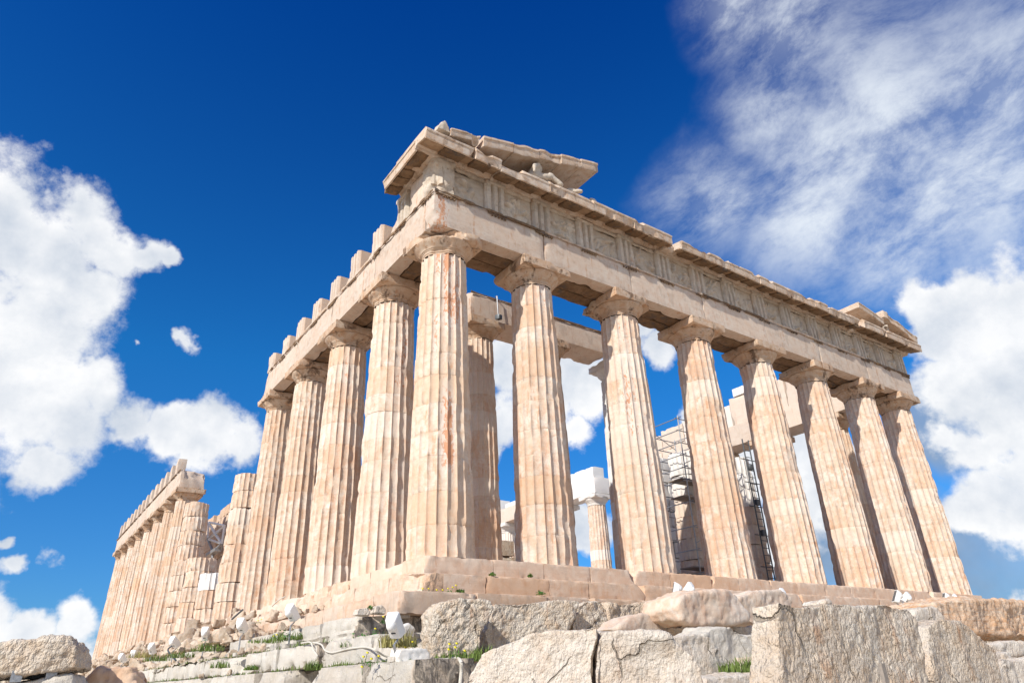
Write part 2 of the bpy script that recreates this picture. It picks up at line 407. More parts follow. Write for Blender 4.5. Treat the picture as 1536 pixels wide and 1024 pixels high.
M['capital'] = mat_stone('weathered_marble', (.58, .47, .36), (.54, .38, .26), (.47, .28, .16), streak_amt=.6, soot=.85, soot_col=(.13, .08, .05), bump=.5)
M['beam'] = mat_stone('beam_marble', (.62, .53, .44), (.60, .48, .38), (.57, .42, .31), streak_amt=.6, soot=.3, soot_col=(.30, .22, .16), bump=.4)
M['frieze'] = mat_stone('grey_marble', (.58, .51, .42), (.53, .45, .36), (.47, .36, .26), streak_amt=.5, soot=.35, soot_col=(.20, .17, .13), bump=.5)
M['cornice'] = mat_stone('cornice_marble', (.60, .51, .42), (.57, .44, .33), (.50, .34, .22), streak_amt=.45, soot=.5, soot_col=(.20, .13, .08), bump=.4)
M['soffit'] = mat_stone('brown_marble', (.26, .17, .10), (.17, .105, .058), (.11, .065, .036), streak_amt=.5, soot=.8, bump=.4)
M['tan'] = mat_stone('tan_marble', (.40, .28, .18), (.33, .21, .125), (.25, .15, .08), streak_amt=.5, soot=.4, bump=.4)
M['step'] = mat_stone('step_marble', (.68, .56, .45), (.63, .46, .33), (.60, .39, .26), streak=(.50, .24, .11), streak_amt=.45, bump=.45, lich=.14, var=.30, soot=.25, soot_col=(.30, .25, .20))
M['lime'] = mat_stone('grey_limestone', (.60, .56, .49), (.54, .49, .42), (.47, .42, .34), streak_amt=.15, bump=.7, pits=.6, grey=.3, lich=.25, fine=30, bdist=.03, crack=.8)
M['boulder'] = mat_stone('pale_limestone', (.72, .66, .57), (.67, .58, .48), (.62, .50, .38), streak_amt=.25, bump=1., pits=.55, fine=13, bdist=.05, crack=1.2)
M['hewn'] = mat_stone('hewn_stone', (.70, .62, .51), (.63, .52, .40), (.57, .42, .28), streak_amt=.5, bump=1.0, pits=.3, grey=.2, lich=.2, fine=34, bdist=.04, peck=.6, crack=1.2)
M['strata'] = mat_stone('layered_marble', (.66, .54, .42), (.60, .44, .31), (.58, .37, .22), streak=(.52, .24, .09), streak_amt=.4, bands=.55, bump=.9, bdist=.04)
M['white'] = mat_stone('new_white_marble', (.74, .72, .68), (.70, .67, .62), (.66, .61, .54), streak_amt=.08, bump=.2)
M['earth'] = mat_stone('rocky_ground', (.60, .52, .41), (.54, .45, .34), (.45, .36, .26), streak_amt=.1, bump=1., pits=.5)
M['rubble'] = mat_stone('rubble_stone', (.54, .46, .37), (.48, .38, .28), (.42, .29, .19), streak_amt=.4, bump=.9, pits=.3, fine=24, bdist=.04, var=.45)
M['plastic'] = mat_plain('white_enamel', (.80, .80, .78), .4, var=.04)
M['steel'] = mat_plain('galvanised_steel', (.38, .39, .40), .5, .7, var=.25)
M['dark_steel'] = mat_plain('dark_steel', (.10, .11, .12), .5, .5)
M['glass'] = mat_plain('lamp_glass', (.10, .11, .12), .12, 0, .6)
M['cable'] = mat_plain('pale_conduit', (.60, .56, .48), .5)
M['plank'] = mat_plain('grey_planks', (.28, .24, .20), .8, bump=.3)
M['grass'] = mat_plain('grass', (.12, .17, .04), .7, spec=.2, scale=6., var=.5)
M['leaf'] = mat_plain('green_leaves', (.05, .16, .025), .6, spec=.3, scale=9., var=.4)
M['dry'] = mat_plain('dry_grass', (.30, .27, .10), .8, spec=.1, scale=8., var=.3)
M['petal'] = mat_plain('yellow_petals', (.85, .70, .02), .6, var=.08)

# ------------------------------------------------------------------ columns
def shaft(cx, cy, z0, z1, rb, rt, seed, nf=7, dz=.11, drums=11, damage=.5, zfull=None, tones=None, cap=False, H=9.57, Z0=0., chipk=1.):
    """fluted Doric shaft between z0 and z1; radius follows the whole column (Z0, H)"""
    rng = random.Random(seed); nt_ = 20*nf
    th = np.arange(nt_)*2*math.pi/nt_; tt = (th*20/(2*math.pi)) % 1.0
    fl = np.sqrt(np.clip(1-(2*tt-1)**2, 0, 1)); arr = (1-fl)**2
    zj = [z0+(z1-z0)*i/drums for i in range(drums+1)]
    for i in range(1, drums): zj[i] += rng.uniform(-.2, .2)*(z1-z0)/drums
    lev = []; gro = []; drum = []
    for k in range(drums):
        a, b = zj[k], zj[k+1]; n = max(2, int((b-a)/dz))
        if k > 0: lev.append(a); gro.append(1); drum.append(k)
        for q in np.linspace(a+.007, b-.007, n): lev.append(q); gro.append(0); drum.append(k)
    lev = np.array(lev); gro = np.array(gro); drum = np.array(drum)
    bt_ = rng.uniform(-.4, .4)
    tn = [(bt_+rng.uniform(-.15, .15) if rng.random() < .8 else rng.choice([-.8, -.6, .6, .8])) for _ in range(drums)] if tones is None else tones
    jit = [(rng.uniform(-.006, .006), rng.uniform(-.006, .006), rng.uniform(-.004, .004)) for _ in range(drums)]
    t = (lev-Z0)/H; R = rb+(rt-rb)*t+.012*np.sin(np.pi*np.clip(t, 0, 1))
    R = R+np.array([jit[k][2] for k in drum])
    Z, TH = np.meshgrid(lev, th, indexing='ij'); RR = R[:, None]*np.ones_like(TH)
    P = np.stack([np.cos(TH)*RR, np.sin(TH)*RR, Z], -1).reshape(-1, 3)+np.array([seed*3.17, seed*1.91, seed*.77])
    D = .082*RR/.95
    r = RR-D*fl[None, :]
    n1 = fbm(P*2.6, 3, seed).reshape(Z.shape); n2 = fbm(P*np.array([.8, .8, .6]), 3, seed+5).reshape(Z.shape); n3 = fbm(P*7, 2, seed+8).reshape(Z.shape)
    ch = np.clip((n1-.17)*2.6, 0, 1)*chipk
    r -= arr[None, :]*ch*.045
    m = sstep(.36, .52, n2)*damage
    r = r*(1-m)+m*(RR-D*1.15-.012+.022*n1)
    dj = np.min(np.abs(lev[:, None]-np.array(zj[1:-1] if drums > 1 else [1e9])[None, :]), 1)
    r -= (np.exp(-(dj/.05)**2))[:, None]*np.clip(n3+n1*.7-.25, 0, 1)*.035
    r -= gro[:, None]*.007
    r += .004*n3
    X = cx+np.cos(TH)*r+np.array([jit[k][0] for k in drum])[:, None]; Y = cy+np.sin(TH)*r+np.array([jit[k][1] for k in drum])[:, None]
    Zz = Z.copy()
    if cap:
        Zz[-1] += .05*n1[-1]; 
    V = np.stack([X, Y, Zz], -1).reshape(-1, 3); F = grid_faces(len(lev), nt_)
    tone = np.repeat(np.array([tn[k] for k in drum]), nt_)
    V = np.vstack([V, [[cx, cy, z1-.02], [cx, cy, z0+.02]]]); a = len(lev)*nt_
    F += [((len(lev)-1)*nt_+j, (len(lev)-1)*nt_+(j+1) % nt_, a) for j in range(nt_)]
    F += [((j+1) % nt_, j, a+1) for j in range(nt_)]
    return MB().add(V, F, np.append(tone, [tn[-1], tn[0]]))
def capital(cx, cy, z0, rt, seed, w=2.0, hecho=.50, hab=.35, bites=(), seg=64):
    mb = MB(); prof = [(rt-.005, 0), (rt-.005, .06), (rt+.012, .065), (rt+.012, .085), (rt-.01, .09), (rt+.005, .15), (rt+.03, .17), (rt+.03, .185), (rt+.02, .19), (rt+.055, .21), (rt+.06, .235),
            (rt+.12, .30), (rt+.19, .38), (rt+.235, .44), (rt+.25, .475), (rt+.235, .50), (rt+.15, .505)]
    th = np.arange(seg)*2*math.pi/seg
    V = np.concatenate([np.stack([cx+r*np.cos(th), cy+r*np.sin(th), np.full(seg, z0+z/.5*hecho)], 1) for r, z in prof])
    n = np.clip(fbm(V*1.7+seed, 3, seed)-.12, 0, 1)*.16+.008*fbm(V*7+seed, 2, seed)
    d = V-np.array([cx, cy, 0]); d[:, 2] = 0; l = np.linalg.norm(d, axis=1, keepdims=True)
    V = V-d/l*n[:, None]
    mb.add(V, grid_faces(len(prof), seg))
    bv, bf = rough_box((cx, cy, z0+hecho+hab/2), (w, w, hab), .11, .008, .035, seed, bites=bites)
    mb.add(bv, bf); return mb
def column(parent, cx, cy, seed, z0=0., H=10.43, rb=.95, rt=.745, nf=7, dz=.11, mat="marble", damage=.5, label=None, bites=(), w=2.06, tones=None, drums=11, capmat='capital', stain=None):
    c = thing('column', (cx, cy, z0), label, parent=parent)
    hs = H-.86
    sh = shaft(cx, cy, z0, z0+hs, rb, rt, seed, nf, dz, drums, damage, tones=tones, H=hs, Z0=z0); sv = None
    if stain:
        V = np.concatenate(sh.V); a = np.arctan2(V[:, 1]-cy, V[:, 0]-cx); sv = np.zeros(len(V))
        for (th0, wd, za, zb, k) in stain:
            d = (a-math.radians(th0)+math.pi) % (2*math.pi)-math.pi
            sv = np.maximum(sv, k*np.exp(-(d/math.radians(wd))**4)*sstep(za-.8, za+.4, V[:, 2])*(1-sstep(zb-.3, zb+.6, V[:, 2]))*np.clip(.75+.6*fbm(V*np.array([1.5, 1.5, .5]), 2, seed), 0, 1.2))
    obj('shaft', sh, M[mat], c, sharp=32, stain=sv)
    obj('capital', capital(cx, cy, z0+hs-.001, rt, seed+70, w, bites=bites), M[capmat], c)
    return c

FX = [1.02, 4.70]+[4.70+4.296*i for i in range(1, 6)]+[29.86]
FY = [1.02, 4.71]+[4.71+4.291*i for i in range(1, 14)]+[64.79, 68.48]

# ------------------------------------------------------------------ the ruin's front
TEMPLE = thing('temple_ruin', (15.4, 1.0, 0), 'tall marble temple front of eight fluted columns carrying beams, frieze and broken gable', 'temple ruin')
flab = ['corner column with rusty orange streaks and a broken capital', 'second column of the front, dark at its top', 'third column of the front with rusty flakes', None, None, None, None, 'last column at the right end of the front']
dmg = [.35, .45, .5, .35, .3, .35, .3, .35]
for i, x in enumerate(FX):
    b = [((-.40, -.40, .1), (-1, -1, .35), .20), ((0.85, -.9, 0), (1, -1, -.3), .1)] if i == 0 else ([((.8, -.9, 0), (1, -1, .2), .12)] if i in (2, 5) else [])
    st = {0: [(252, 14, 2.4, 9.6, 1.0), (226, 8, 5.5, 9.6, .7), (272, 16, 6.5, 9.6, .8)], 1: [(262, 20, 7.6, 9.6, .4)], 2: [(235, 28, 4.5, 9.2, .6), (262, 18, 3, 8, .45)], 4: [(240, 25, 7, 9.5, .3)]}.get(i)
    column(TEMPLE, x, 1.02, 11+i, stain=st, rb=.972 if i in (0, 7) else .95, nf=9 if i < 3 else 7, dz=.09 if i < 3 else .12, mat='streaked' if i in (0, 2) else 'marble', damage=dmg[i], label=flab[i], bites=b)
for k in range(1, 5):
    column(TEMPLE, 1.02, FY[k], 31+k, nf=8 if k < 3 else 6, dz=.1 if k < 3 else .14, damage=.4, stain={1: [(270, 22, 6, 9.6, .5)], 2: [(255, 20, 7.5, 9.6, .4)]}.get(k), label=['', 'flank column next to the corner', None, None, 'last flank column under the beam end'][k] or None)
for k in range(1, 6):
    column(TEMPLE, 29.86, FY[k], 51+k, nf=5, dz=.3, damage=.3)

def architrave_x(x0, x1, yc, seed, first=False):
    """block along the front, three beams deep, with band and peg rows"""
    mb = MB(); D = 1.8
    for b in range(3):
        yy = yc-D/2+D/6+b*D/3
        bites = []
        if b == 0 and first: bites = [((-(x1-x0)/2+.34, -.285, -.5), (-1, -.9, -.75), .16), ((-(x1-x0)/2+.04, -.285, .3), (-1, -1, .25), .10)]
        xa = x0 if b == 0 or not first else .735
        v, f = rough_box(((xa+x1)/2, yy, 11.105), (x1-xa-.012, D/3-.03, 1.35), .14, .006, .022 if b else .03, seed*3+b, bites=bites)
        if b == 0: o = obj('architrave', MB().add(v, f), M['beam'], TEMPLE, stain=np.exp(-((v[:, 0]-.45)/.33)**2)*.62 if first else None)
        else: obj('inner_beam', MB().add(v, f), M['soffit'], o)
    return o
def band_x(o, x0, x1, y, zs, trig, seed, sgn=-1, ax=0):
    """taenia band and the short rows of pegs under each triglyph"""
    def sw(p): return p if ax == 0 else (p[1], p[0], p[2])
    v, f = rough_box((0, 0, 0), (x1-x0-.01, .07, .11), .09, .006, .03, seed, freq=3.5) if ax == 0 else rough_box((0, 0, 0), (.07, x1-x0-.01, .11), .09, .006, .03, seed, freq=3.5)
    c = np.array(sw(((x0+x1)/2, y+sgn*.036, zs+.055)))
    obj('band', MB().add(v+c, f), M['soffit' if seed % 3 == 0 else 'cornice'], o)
    rng = random.Random(seed)
    for t in trig:
        if t-.42 < x0-.45 or t+.42 > x1+.45: continue
        mb = MB(); 
        sz = (.80, .05, .06); 
        v, f = rough_box((0, 0, 0), sz if ax == 0 else (.05, .80, .06), .1, .005, .02, seed+int(t*10)); mb.add(v+np.array(sw((t, y+sgn*.026, zs-.035))), f)
        for g in range(6):
            if rng.random() < .22: continue
            p = sw((t-.34+g*.136, y+sgn*.03, 0)); 
            tube(mb, [(p[0], p[1], zs-.06), (p[0], p[1], zs-.115)], [.026, .034], 8)
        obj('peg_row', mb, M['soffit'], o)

TRX = [.545, 2.62]+[4.70+2.148*i for i in range(11)]+[28.26, 30.335]
edges = [.12]+FX[1:-1]+[30.76]
ARCH = []
for i in range(7):
    o = architrave_x(edges[i], edges[i+1], 1.02, 100+i, i == 0)
    band_x(o, edges[i] if i else .12, edges[i+1], .12, 11.67, [t for t in TRX if edges[i]-.01 <= t < edges[i+1]+(.01 if i == 6 else -.01)], 120+i)
# flank architrave
fe = [1.925]+FY[1:5]
TRY = [.545, 2.62]+[4.71+2.1455*i for i in range(7)]
for i in range(4):
    mb = MB(); y0, y1 = fe[i], fe[i+1]
    if i == 3: y1 += .55
    for b in range(3):
        bites = [((0, (y1-y0)/2-.35, .3), (0, 1, .55), .15)] if i == 3 else []
        ya = .72 if i == 0 and b == 0 else y0
        v, f = rough_box((1.02-.9+.3+b*.6, (ya+y1)/2, 11.105), (.57, y1-ya-.012, 1.35), .14, .006, .022, 160+i*3+b, bites=bites)
        if b == 0: o = obj('architrave', MB().add(v, f), M['beam'], TEMPLE)
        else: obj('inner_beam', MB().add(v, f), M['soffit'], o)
    band_x(o, .12 if i == 0 else y0, y1-(.6 if i == 3 else 0), .12, 11.67, [t for t in TRY if (0 if i == 0 else y0)-.01 <= t < y1-.01], 180+i, ax=1)
# north flank beam seen from inside
ne = [1.93]+FY[1:6]
for i in range(5):
    y0, y1 = ne[i], ne[i+1]
    v, f = rough_box((29.86, (y0+y1)/2, 11.105), (1.8, y1-y0-.012, 1.35), .2, .006, .03, 200+i); mb = MB().add(v, f, .7)
    obj('architrave', mb, M['beam'], TEMPLE)
    top = [13.75, 13.85, 13.75, 13.45, 13.1][i]
    n = 2; mb = MB()
    for k in range(n):
        h = top-11.78-(0 if k == 0 else random.Random(i).uniform(0, .35)); a = y0+(y1-y0)*k/n; b = y0+(y1-y0)*(k+1)/n
        v, f = rough_box((29.9, (a+b)/2, 11.785+h/2), (1.5, b-a-.012, h), .2, .008, .05, 210+i*2+k); mb.add(v, f, .9 if (i+k) % 3 else 1.5)
    if i in (1, 2, 3): v, f = rough_box((29.5, y0+1.2, top+.28), (.8, 1.0, .55), .2, .008, .03, 290+i); mb.add(v, f, 1.8)
    obj('frieze_backing', mb, M['beam'], TEMPLE)

def triglyph(t, ax, face, z0, z1, seed, side=-1, depth=.55, bites=None, mat='frieze', w=.845):
    """two full and two half V-grooves below a plain band"""
    h = w/2; g = .085; d = .12
    xs = [(-h, d), (-h+.07, 0)]
    for c in (-.14, .14): xs += [(c-.075, 0), (c-.02, d), (c+.02, d), (c+.075, 0)]
    xs += [(h-.07, 0), (h, d)]
    low = [(a, face-side*b) for a, b in xs]; back = face-side*depth
    prof = [(t+a, b) for a, b in low]+[(t+h, back), (t-h, back)]
    lv = np.linspace(z0, z1-.16, 9)
    P = np.array(prof); mb = MB()
    def sweep(P, lv):
        n = len(P); V = []
        for l in lv:
            q = np.zeros((n, 3)); q[:, ax] = P[:, 0]; q[:, 1-ax] = P[:, 1]; q[:, 2] = l; V.append(q)
        V = np.concatenate(V); F = grid_faces(len(lv), n); n_ = n
        ar = .5*np.sum(V[:n, 0]*np.roll(V[:n, 1], -1)-np.roll(V[:n, 0], -1)*V[:n, 1])
        if ar < 0: F = [f[::-1] for f in F]; F += [tuple(range(n_)), tuple(range((len(lv)-1)*n_, len(lv)*n_))[::-1]]
        else: F += [tuple(range(n_))[::-1], tuple(range((len(lv)-1)*n_, len(lv)*n_))]
        q = fbm(V*2.3+seed, 3, seed)
        for a in range(3): V[:, a] += .006*fbm(V*5+a*9+seed, 3, seed)
        pr = (V[:, 1-ax]-face)*side > -.02
        V[:, 1-ax] -= side*pr*np.clip(q-.16, 0, 1)*.09
        return V, F
    V, F = sweep(P, lv)
    if bites:
        zt = bites(seed); m_ = V[:, 2]; V[:, 2] = np.minimum(m_, zt+.12*fbm(V*3, 2, seed))
    mb.add(V, F, np.where((V[:, ax] < t-h+.012) & (ax == 1), -1., .6) if bites else 0.)
    if not bites:
        sz = [0, 0, .16]; sz[ax] = w+.02; sz[1-ax] = depth
        c = [0, 0, z1-.078]; c[ax] = t; c[1-ax] = face-side*(depth/2-.015)
        v, f = rough_box(c, sz, .1, .005, .025, seed); mb.add(v, f)
    return obj('triglyph', mb, M[mat], TEMPLE, sharp=28)
for i, t in enumerate(TRX):
    if i == 0: continue
    triglyph(t, 0, .125, 11.785, 13.15, 300+i)
# metopes with worn relief figures
def relief(w, h, seed):
    n, k = int(w/.035), int(h/.035); u = np.linspace(-w/2, w/2, n); v = np.linspace(0, h, k)
    V_, U_ = np.meshgrid(v, u, indexing='ij'); r = random.Random(seed); z = np.zeros_like(U_)
    for _ in range(7):
        x0 = r.uniform(-w*.34, w*.34); y0 = r.uniform(h*.12, h*.8); a = r.uniform(0, 3.14); L_ = r.uniform(.18, .42); wd = r.uniform(.06, .12)
        du = (U_-x0)*math.cos(a)+(V_-y0)*math.sin(a); dv = -(U_-x0)*math.sin(a)+(V_-y0)*math.cos(a)
        z = np.maximum(z, .11*np.clip(1-(du/L_)**2-(dv/wd)**2, 0, 1)**.5)
    P = np.stack([U_.ravel(), V_.ravel(), np.zeros(U_.size)+seed], 1)
    z = 1.35*z*(.35+.9*np.clip(fbm(P*3.5, 3, seed)+.35, 0, 1).reshape(z.shape))+.014*fbm(P*6, 3, seed+3).reshape(z.shape)
    return U_, V_, z
for i in range(14):
    a, b = TRX[i]+.4225, TRX[i+1]-.4225; w = b-a; U_, V_, z = relief(w, 1.2, 700+i)
    n, k = U_.shape[1], U_.shape[0]
    V = np.stack([(a+b)/2+U_.ravel(), 0.305-z.ravel()*1.15, 11.785+V_.ravel()], 1)
    F = grid_faces(k, n, False); mb = MB().add(V, F)
    v, f = rough_box(((a+b)/2, .265, 13.07), (w-.01, .12, .165), .1, .005, .03, 720+i); mb.add(v, f)
    v, f = rough_box(((a+b)/2, .62, 12.46), (w+.04, .45, 1.34), .4, 0, 0, 740+i); mb.add(v, f)
    obj('metope', mb, M['frieze'], TEMPLE)
# corner triglyph, eaten away
W, Fq = rockify(*rough_box((.52, .52, 12.47), (.78, .78, 1.36), .2, 0, 0, 1, bites=[((-.12, -.12, -.3), (-1, -1, -.35), .12)]), vox=.05, amp=(.07, .05, .015), seed=5, smooth=1)
obj('triglyph', MB().add(W, Fq), M['frieze'], TEMPLE, label='crumbled corner triglyph')
triglyph(.66, 0, .125, 12.15, 13.15, 366, w=.60)
triglyph(.66, 1, .125, 12.2, 13.15, 367, w=.60)
# flank triglyphs: first ones under the cornice, then standing alone like merlons
for i, t in enumerate(TRY[1:]):
    if i == 0: triglyph(t, 1, .125, 11.785, 13.15, 380)
    else:
        r = random.Random(i)
        triglyph(t, 1, .125, 11.785, 13.15-.04*i+r.uniform(-.05, .05), 380+i, depth=.62, bites=lambda s, i=i: 13.08-.02*i, mat='beam')
v, f = rough_box((.62, 1.58, 12.46), (.75, 1.24, 1.34), .12, .01, .03, 398); obj('metope', MB().add(v, f), M['frieze'], TEMPLE)
for i in range(1, len(TRY)-1):
    a, b = TRY[i]+.42, TRY[i+1]-.42; h = [.75, .62, .5, .42, .36, .3, .3][i-1]
    W, Fq = rough_box((.62, (a+b)/2, 11.785+h/2), (.7, b-a, h), .1, .012, .05, 410+i, bites=[((0, 0, h*.2), (-.2, 1, .9), .14)])
    obj('metope', MB().add(W, Fq), M['beam'], TEMPLE, label='broken stump of a flank metope')
# backing of the front frieze
mb = MB()
for i in range(7):
    v, f = rough_box(((edges[i]+edges[i+1])/2, 1.35, 12.46), (edges[i+1]-edges[i]-.01, 1.1, 1.34), .25, .006, .03, 430+i); mb.add(v, f)
obj('frieze_backing', mb, M['beam'], TEMPLE)

# cornice
GY = -.62
def geison(x0, x1, seed, dz=0., dy=0., ax=0, bites=(), mut=True, back=1.6, crisp=False, trig=None):
    y = GY+dy
    prof = [(back, 13.155), (.14, 13.155), (.10, 13.24), (.02, 13.26), (-.04, 13.245), (y+.10, 13.13), (y+.07, 13.06), (y+.01, 13.06), (y, 13.10), (y, 13.36), (y-.03, 13.38), (y-.035, 13.44), (y+.02, 13.50), (y+.06, 13.56), (.2, 13.60), (back, 13.60)]
    prof = np.array(prof); prof[:, 1] += dz
    lv = np.linspace(x0+.006, x1-.006, max(3, int((x1-x0)/.10)))
    n = len(prof); V = []
    for l in lv:
        q = np.zeros((n, 3)); q[:, ax] = l; q[:, 1-ax] = prof[:, 0]; q[:, 2] = prof[:, 1]; V.append(q)
    V = np.concatenate(V); P = V+seed*2.3
    F = grid_faces(len(lv), n)
    if ax == 1: F = [f[::-1] for f in F]
    e = [tuple(range(n)), tuple(range((len(lv)-1)*n, len(lv)*n))[::-1]]
    F += [q[::-1] for q in e] if ax == 0 else e
    F = [f[::-1] for f in F] if ax == 0 else [f[::-1] for f in F]
    for a in range(3): V[:, a] += .006*fbm(P*4+a*9, 3, seed)
    if not crisp:
        front = np.clip((.2-V[:, 1-ax])/.8, 0, 1)
        hi = sstep(13.30+dz, 13.5+dz, V[:, 2])*front; n1 = fbm(P*1.1, 3, seed+4); n2 = fbm(P*3.3, 3, seed+5)
        cut = np.clip(n1*.9+n2*.5-.10, 0, 1)
        V[:, 2] -= hi*cut*.26; V[:, 1-ax] += hi*cut*.22
        lo = (1-sstep(13.08+dz, 13.22+dz, V[:, 2]))*front; c2 = np.clip(fbm(P*1.6+50, 3, seed+7)-.22, 0, 1)
        V[:, 2] += lo*c2*.12; V[:, 1-ax] += lo*c2*.3
    for (p0, nn, rg) in bites:
        nn = np.asarray(nn, float); nn /= np.linalg.norm(nn); q = (V-np.asarray(p0))@nn+rg*fbm(P*3.1, 3, seed+9)
        V = V-nn*np.clip(q, 0, None)[:, None]*.95
    o = obj('cornice', MB().add(V, F), M['cornice'], TEMPLE, sharp=30)
    if mut:
        yi, yo = -.03, y+.115; k_ = (13.245-13.13)/((-.04)-(y+.10))
        sz = [0, 0, .06]; sz[ax] = x1-x0-.02; sz[1-ax] = yi-yo
        v, f = rough_box((0, 0, 0), sz, .14, .008, .02, seed+3); v[:, 2] += v[:, 1-ax]*k_
        c = [0, 0, 13.172+dz]; c[ax] = (x0+x1)/2; c[1-ax] = (yi+yo)/2
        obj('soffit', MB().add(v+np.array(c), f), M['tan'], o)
        tr = trig if trig is not None else []
        for t in tr:
            ta, tb = max(t-.42, x0+.01), min(t+.42, x1-.01)
            if tb-ta < .25: continue
            tc_, tw = (ta+tb)/2, tb-ta
            L_ = (-.01)-(y+.09); sz = [0, 0, .19]; sz[ax] = tw*.97; sz[1-ax] = L_
            v, f = rough_box((0, 0, 0), sz, .11, .006, .03, seed+int(t*7))
            # slope with the soffit
            k = (13.245-13.13)/((-.04)-(y+.10)); v[:, 2] += v[:, 1-ax]*k
            c = [0, 0, 13.16+dz]; c[ax] = tc_; c[1-ax] = (y+.09-.01)/2
            mbm = MB().add(v+np.array(c), f)
            for gx in range(6):
                for gy in range(3):
                    if random.Random(seed+gx*7+gy+int(t*3)).random() < .3: continue
                    px = tc_-tw*.4+gx*tw*.16; py = y+.17+gy*(L_-.16)/2; zz = 13.16+dz-.058+(py-c[1-ax])*k
                    p = (px, py) if ax == 0 else (py, px)
                    tube(mbm, [(p[0], p[1], zz+.01), (p[0], p[1], zz-.022)], .024, 6)
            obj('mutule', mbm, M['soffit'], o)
    return o
MUT = []
for a, b in zip(TRX[:-1], TRX[1:]): MUT += [a, (a+b)/2]
MUT.append(TRX[-1])
geison(GY, 1.30, 500, crisp=True, trig=MUT, bites=[((1.05, -.62, 13.1), (1, -.45, -.5), .12)])
xs = [1.30]; rng = random.Random(3)
while xs[-1] < 11.0: xs.append(xs[-1]+rng.choice([1.074, 1.074, 2.148]))
xs[-1] = 11.12
for i in range(len(xs)-1): geison(xs[i], xs[i+1], 510+i, rng.uniform(-.03, .03), rng.uniform(-.02, .025), trig=MUT, bites=[((xs[i+1]-.15, -.6, 13.3), (1, -.3, .25), .12)] if i == len(xs)-2 else ())
# low broken bit in the gap
W, Fq = rockify(*rough_box((11.35, .45, 13.25), (.8, 1.3, .28), .2, 0, 0, 3), vox=.06, amp=(.08, .04, .015), seed=4, smooth=1); obj('cornice', MB().add(W, Fq), M['cornice'], TEMPLE, label='low broken stub in the gap of the cornice')
xs = [11.5]
while xs[-1] < 24.4: xs.append(xs[-1]+rng.choice([1.074, 1.074, 2.148]))
xs[-1] = 25.2
for i in range(len(xs)-1): geison(xs[i], xs[i+1], 530+i, rng.uniform(-.03, .02), rng.uniform(-.02, .025), trig=MUT, bites=[((xs[i]+.12, -.6, 13.3), (-1, -.2, .3), .12)] if i == 0 else ())
W, Fq = rockify(*rough_box((25.35, .55, 13.22), (.4, 1.2, .2), .2, 0, 0, 3), vox=.06, amp=(.06, .03, .01), seed=8, smooth=1); obj('cornice', MB().add(W, Fq), M['cornice'], TEMPLE)
xs = [25.55, 27.7, 29.6, 31.5]
for i in range(3): geison(xs[i], xs[i+1], 560+i, .05, -.06, trig=MUT)
# corner return along the flank
geison(1.62, 2.75, 571, ax=1, crisp=True, trig=[.545, 1.58, 2.62], back=1.3, bites=[((-.5, 2.62, 13.1), (-.5, 1, -.3), .08)])
geison(.16, 1.62, 572, ax=1, crisp=True, trig=[.545, 1.58, 2.62], back=.4)
# return cornice at the north corner
geison(GY+.1, .3, 573, ax=0, mut=False) if False else None

# raking cornice blocks and gable wall
SL = math.tan(math.radians(13.6))
def raking(x0, x1, zl0, slope, seed, thick=.42, yf=-.66, yb=1.15, bites=(), label=None, dmgk=1.):
    prof = [(yb, 0), (yf+.12, .0), (yf+.02, -.03), (yf, .03), (yf, thick*.62), (yf-.04, thick*.72), (yf-.03, thick*.92), (yf+.05, thick), (yb, thick)]
    lv = np.linspace(x0, x1, max(4, int(abs(x1-x0)/.10))); n = len(prof); V = []
    for l in lv:
        q = np.zeros((n, 3)); q[:, 0] = l; q[:, 1] = [p[0] for p in prof]; q[:, 2] = [p[1]+zl0+slope*(l-x0) for p in prof]; V.append(q)
    V = np.concatenate(V); P = V+seed*1.7; F = grid_faces(len(lv), n); F = [f[::-1] for f in F]
    F += [tuple(range(n)), tuple(range((len(lv)-1)*n, len(lv)*n))[::-1]]; F = [f[::-1] for f in F]; F = [f[::-1] for f in F]
    n1 = fbm(P*1.4, 3, seed); fr = np.clip((.1-V[:, 1])/.7, 0, 1)
    V[:, 1] += fr*np.clip(n1-.05, 0, 1)*.28*dmgk; V[:, 2] -= fr*np.clip(fbm(P*1.9+9, 3, seed+2)-.1, 0, 1)*.10*dmgk
    for a in range(3): V[:, a] += .008*fbm(P*5+a*7, 3, seed)
    for (p0, nn, rg) in bites:
        nn = np.asarray(nn, float); nn /= np.linalg.norm(nn); q = (V-np.asarray(p0))@nn+rg*fbm(P*3.1, 3, seed+9); V = V-nn*np.clip(q, 0, None)[:, None]*.95
    return obj('raking_cornice', MB().add(V, F), M['cornice'], TEMPLE, label=label, sharp=30)
raking(.30, 1.48, 13.62, SL*.9, 600, thick=.28, dmgk=1.3)
raking(1.62, 2.9, 13.80, SL, 601); raking(2.92, 4.1, 13.80+SL*1.3, SL, 602)
raking(4.12, 5.15, 13.82+SL*2.5, SL, 603, dmgk=.6); raking(5.17, 6.15, 13.82+SL*3.55, SL, 604, dmgk=.4); raking(6.17, 7.1, 13.82+SL*4.55, SL, 605, dmgk=.2, label='end block of the raking cornice jutting over the gap')
mb = MB()
for i, (a, b) in enumerate([(1.6, 2.9), (2.92, 4.2), (4.22, 5.4), (5.42, 6.35)]):
    h0 = 13.80+SL*(a-1.62)-13.6; h1 = 13.80+SL*(b-1.62)-13.6
    v, f = rough_box(((a+b)/2, .95, 0), (b-a-.01, .6, 1.), .12, .01, .03, 620+i); t = (v[:, 0]-a)/(b-a); hh = h0+(h1-h0)*t
    v[:, 2] = 13.6+(v[:, 2]+.5)*hh; mb.add(v, f)
obj('gable_wall', mb, M['cornice'], TEMPLE)
mb = MB(); v, f = rough_box((6.72, .55, 13.78), (.55, .8, .42), .1, .02, .09, 640); mb.add(v, f)
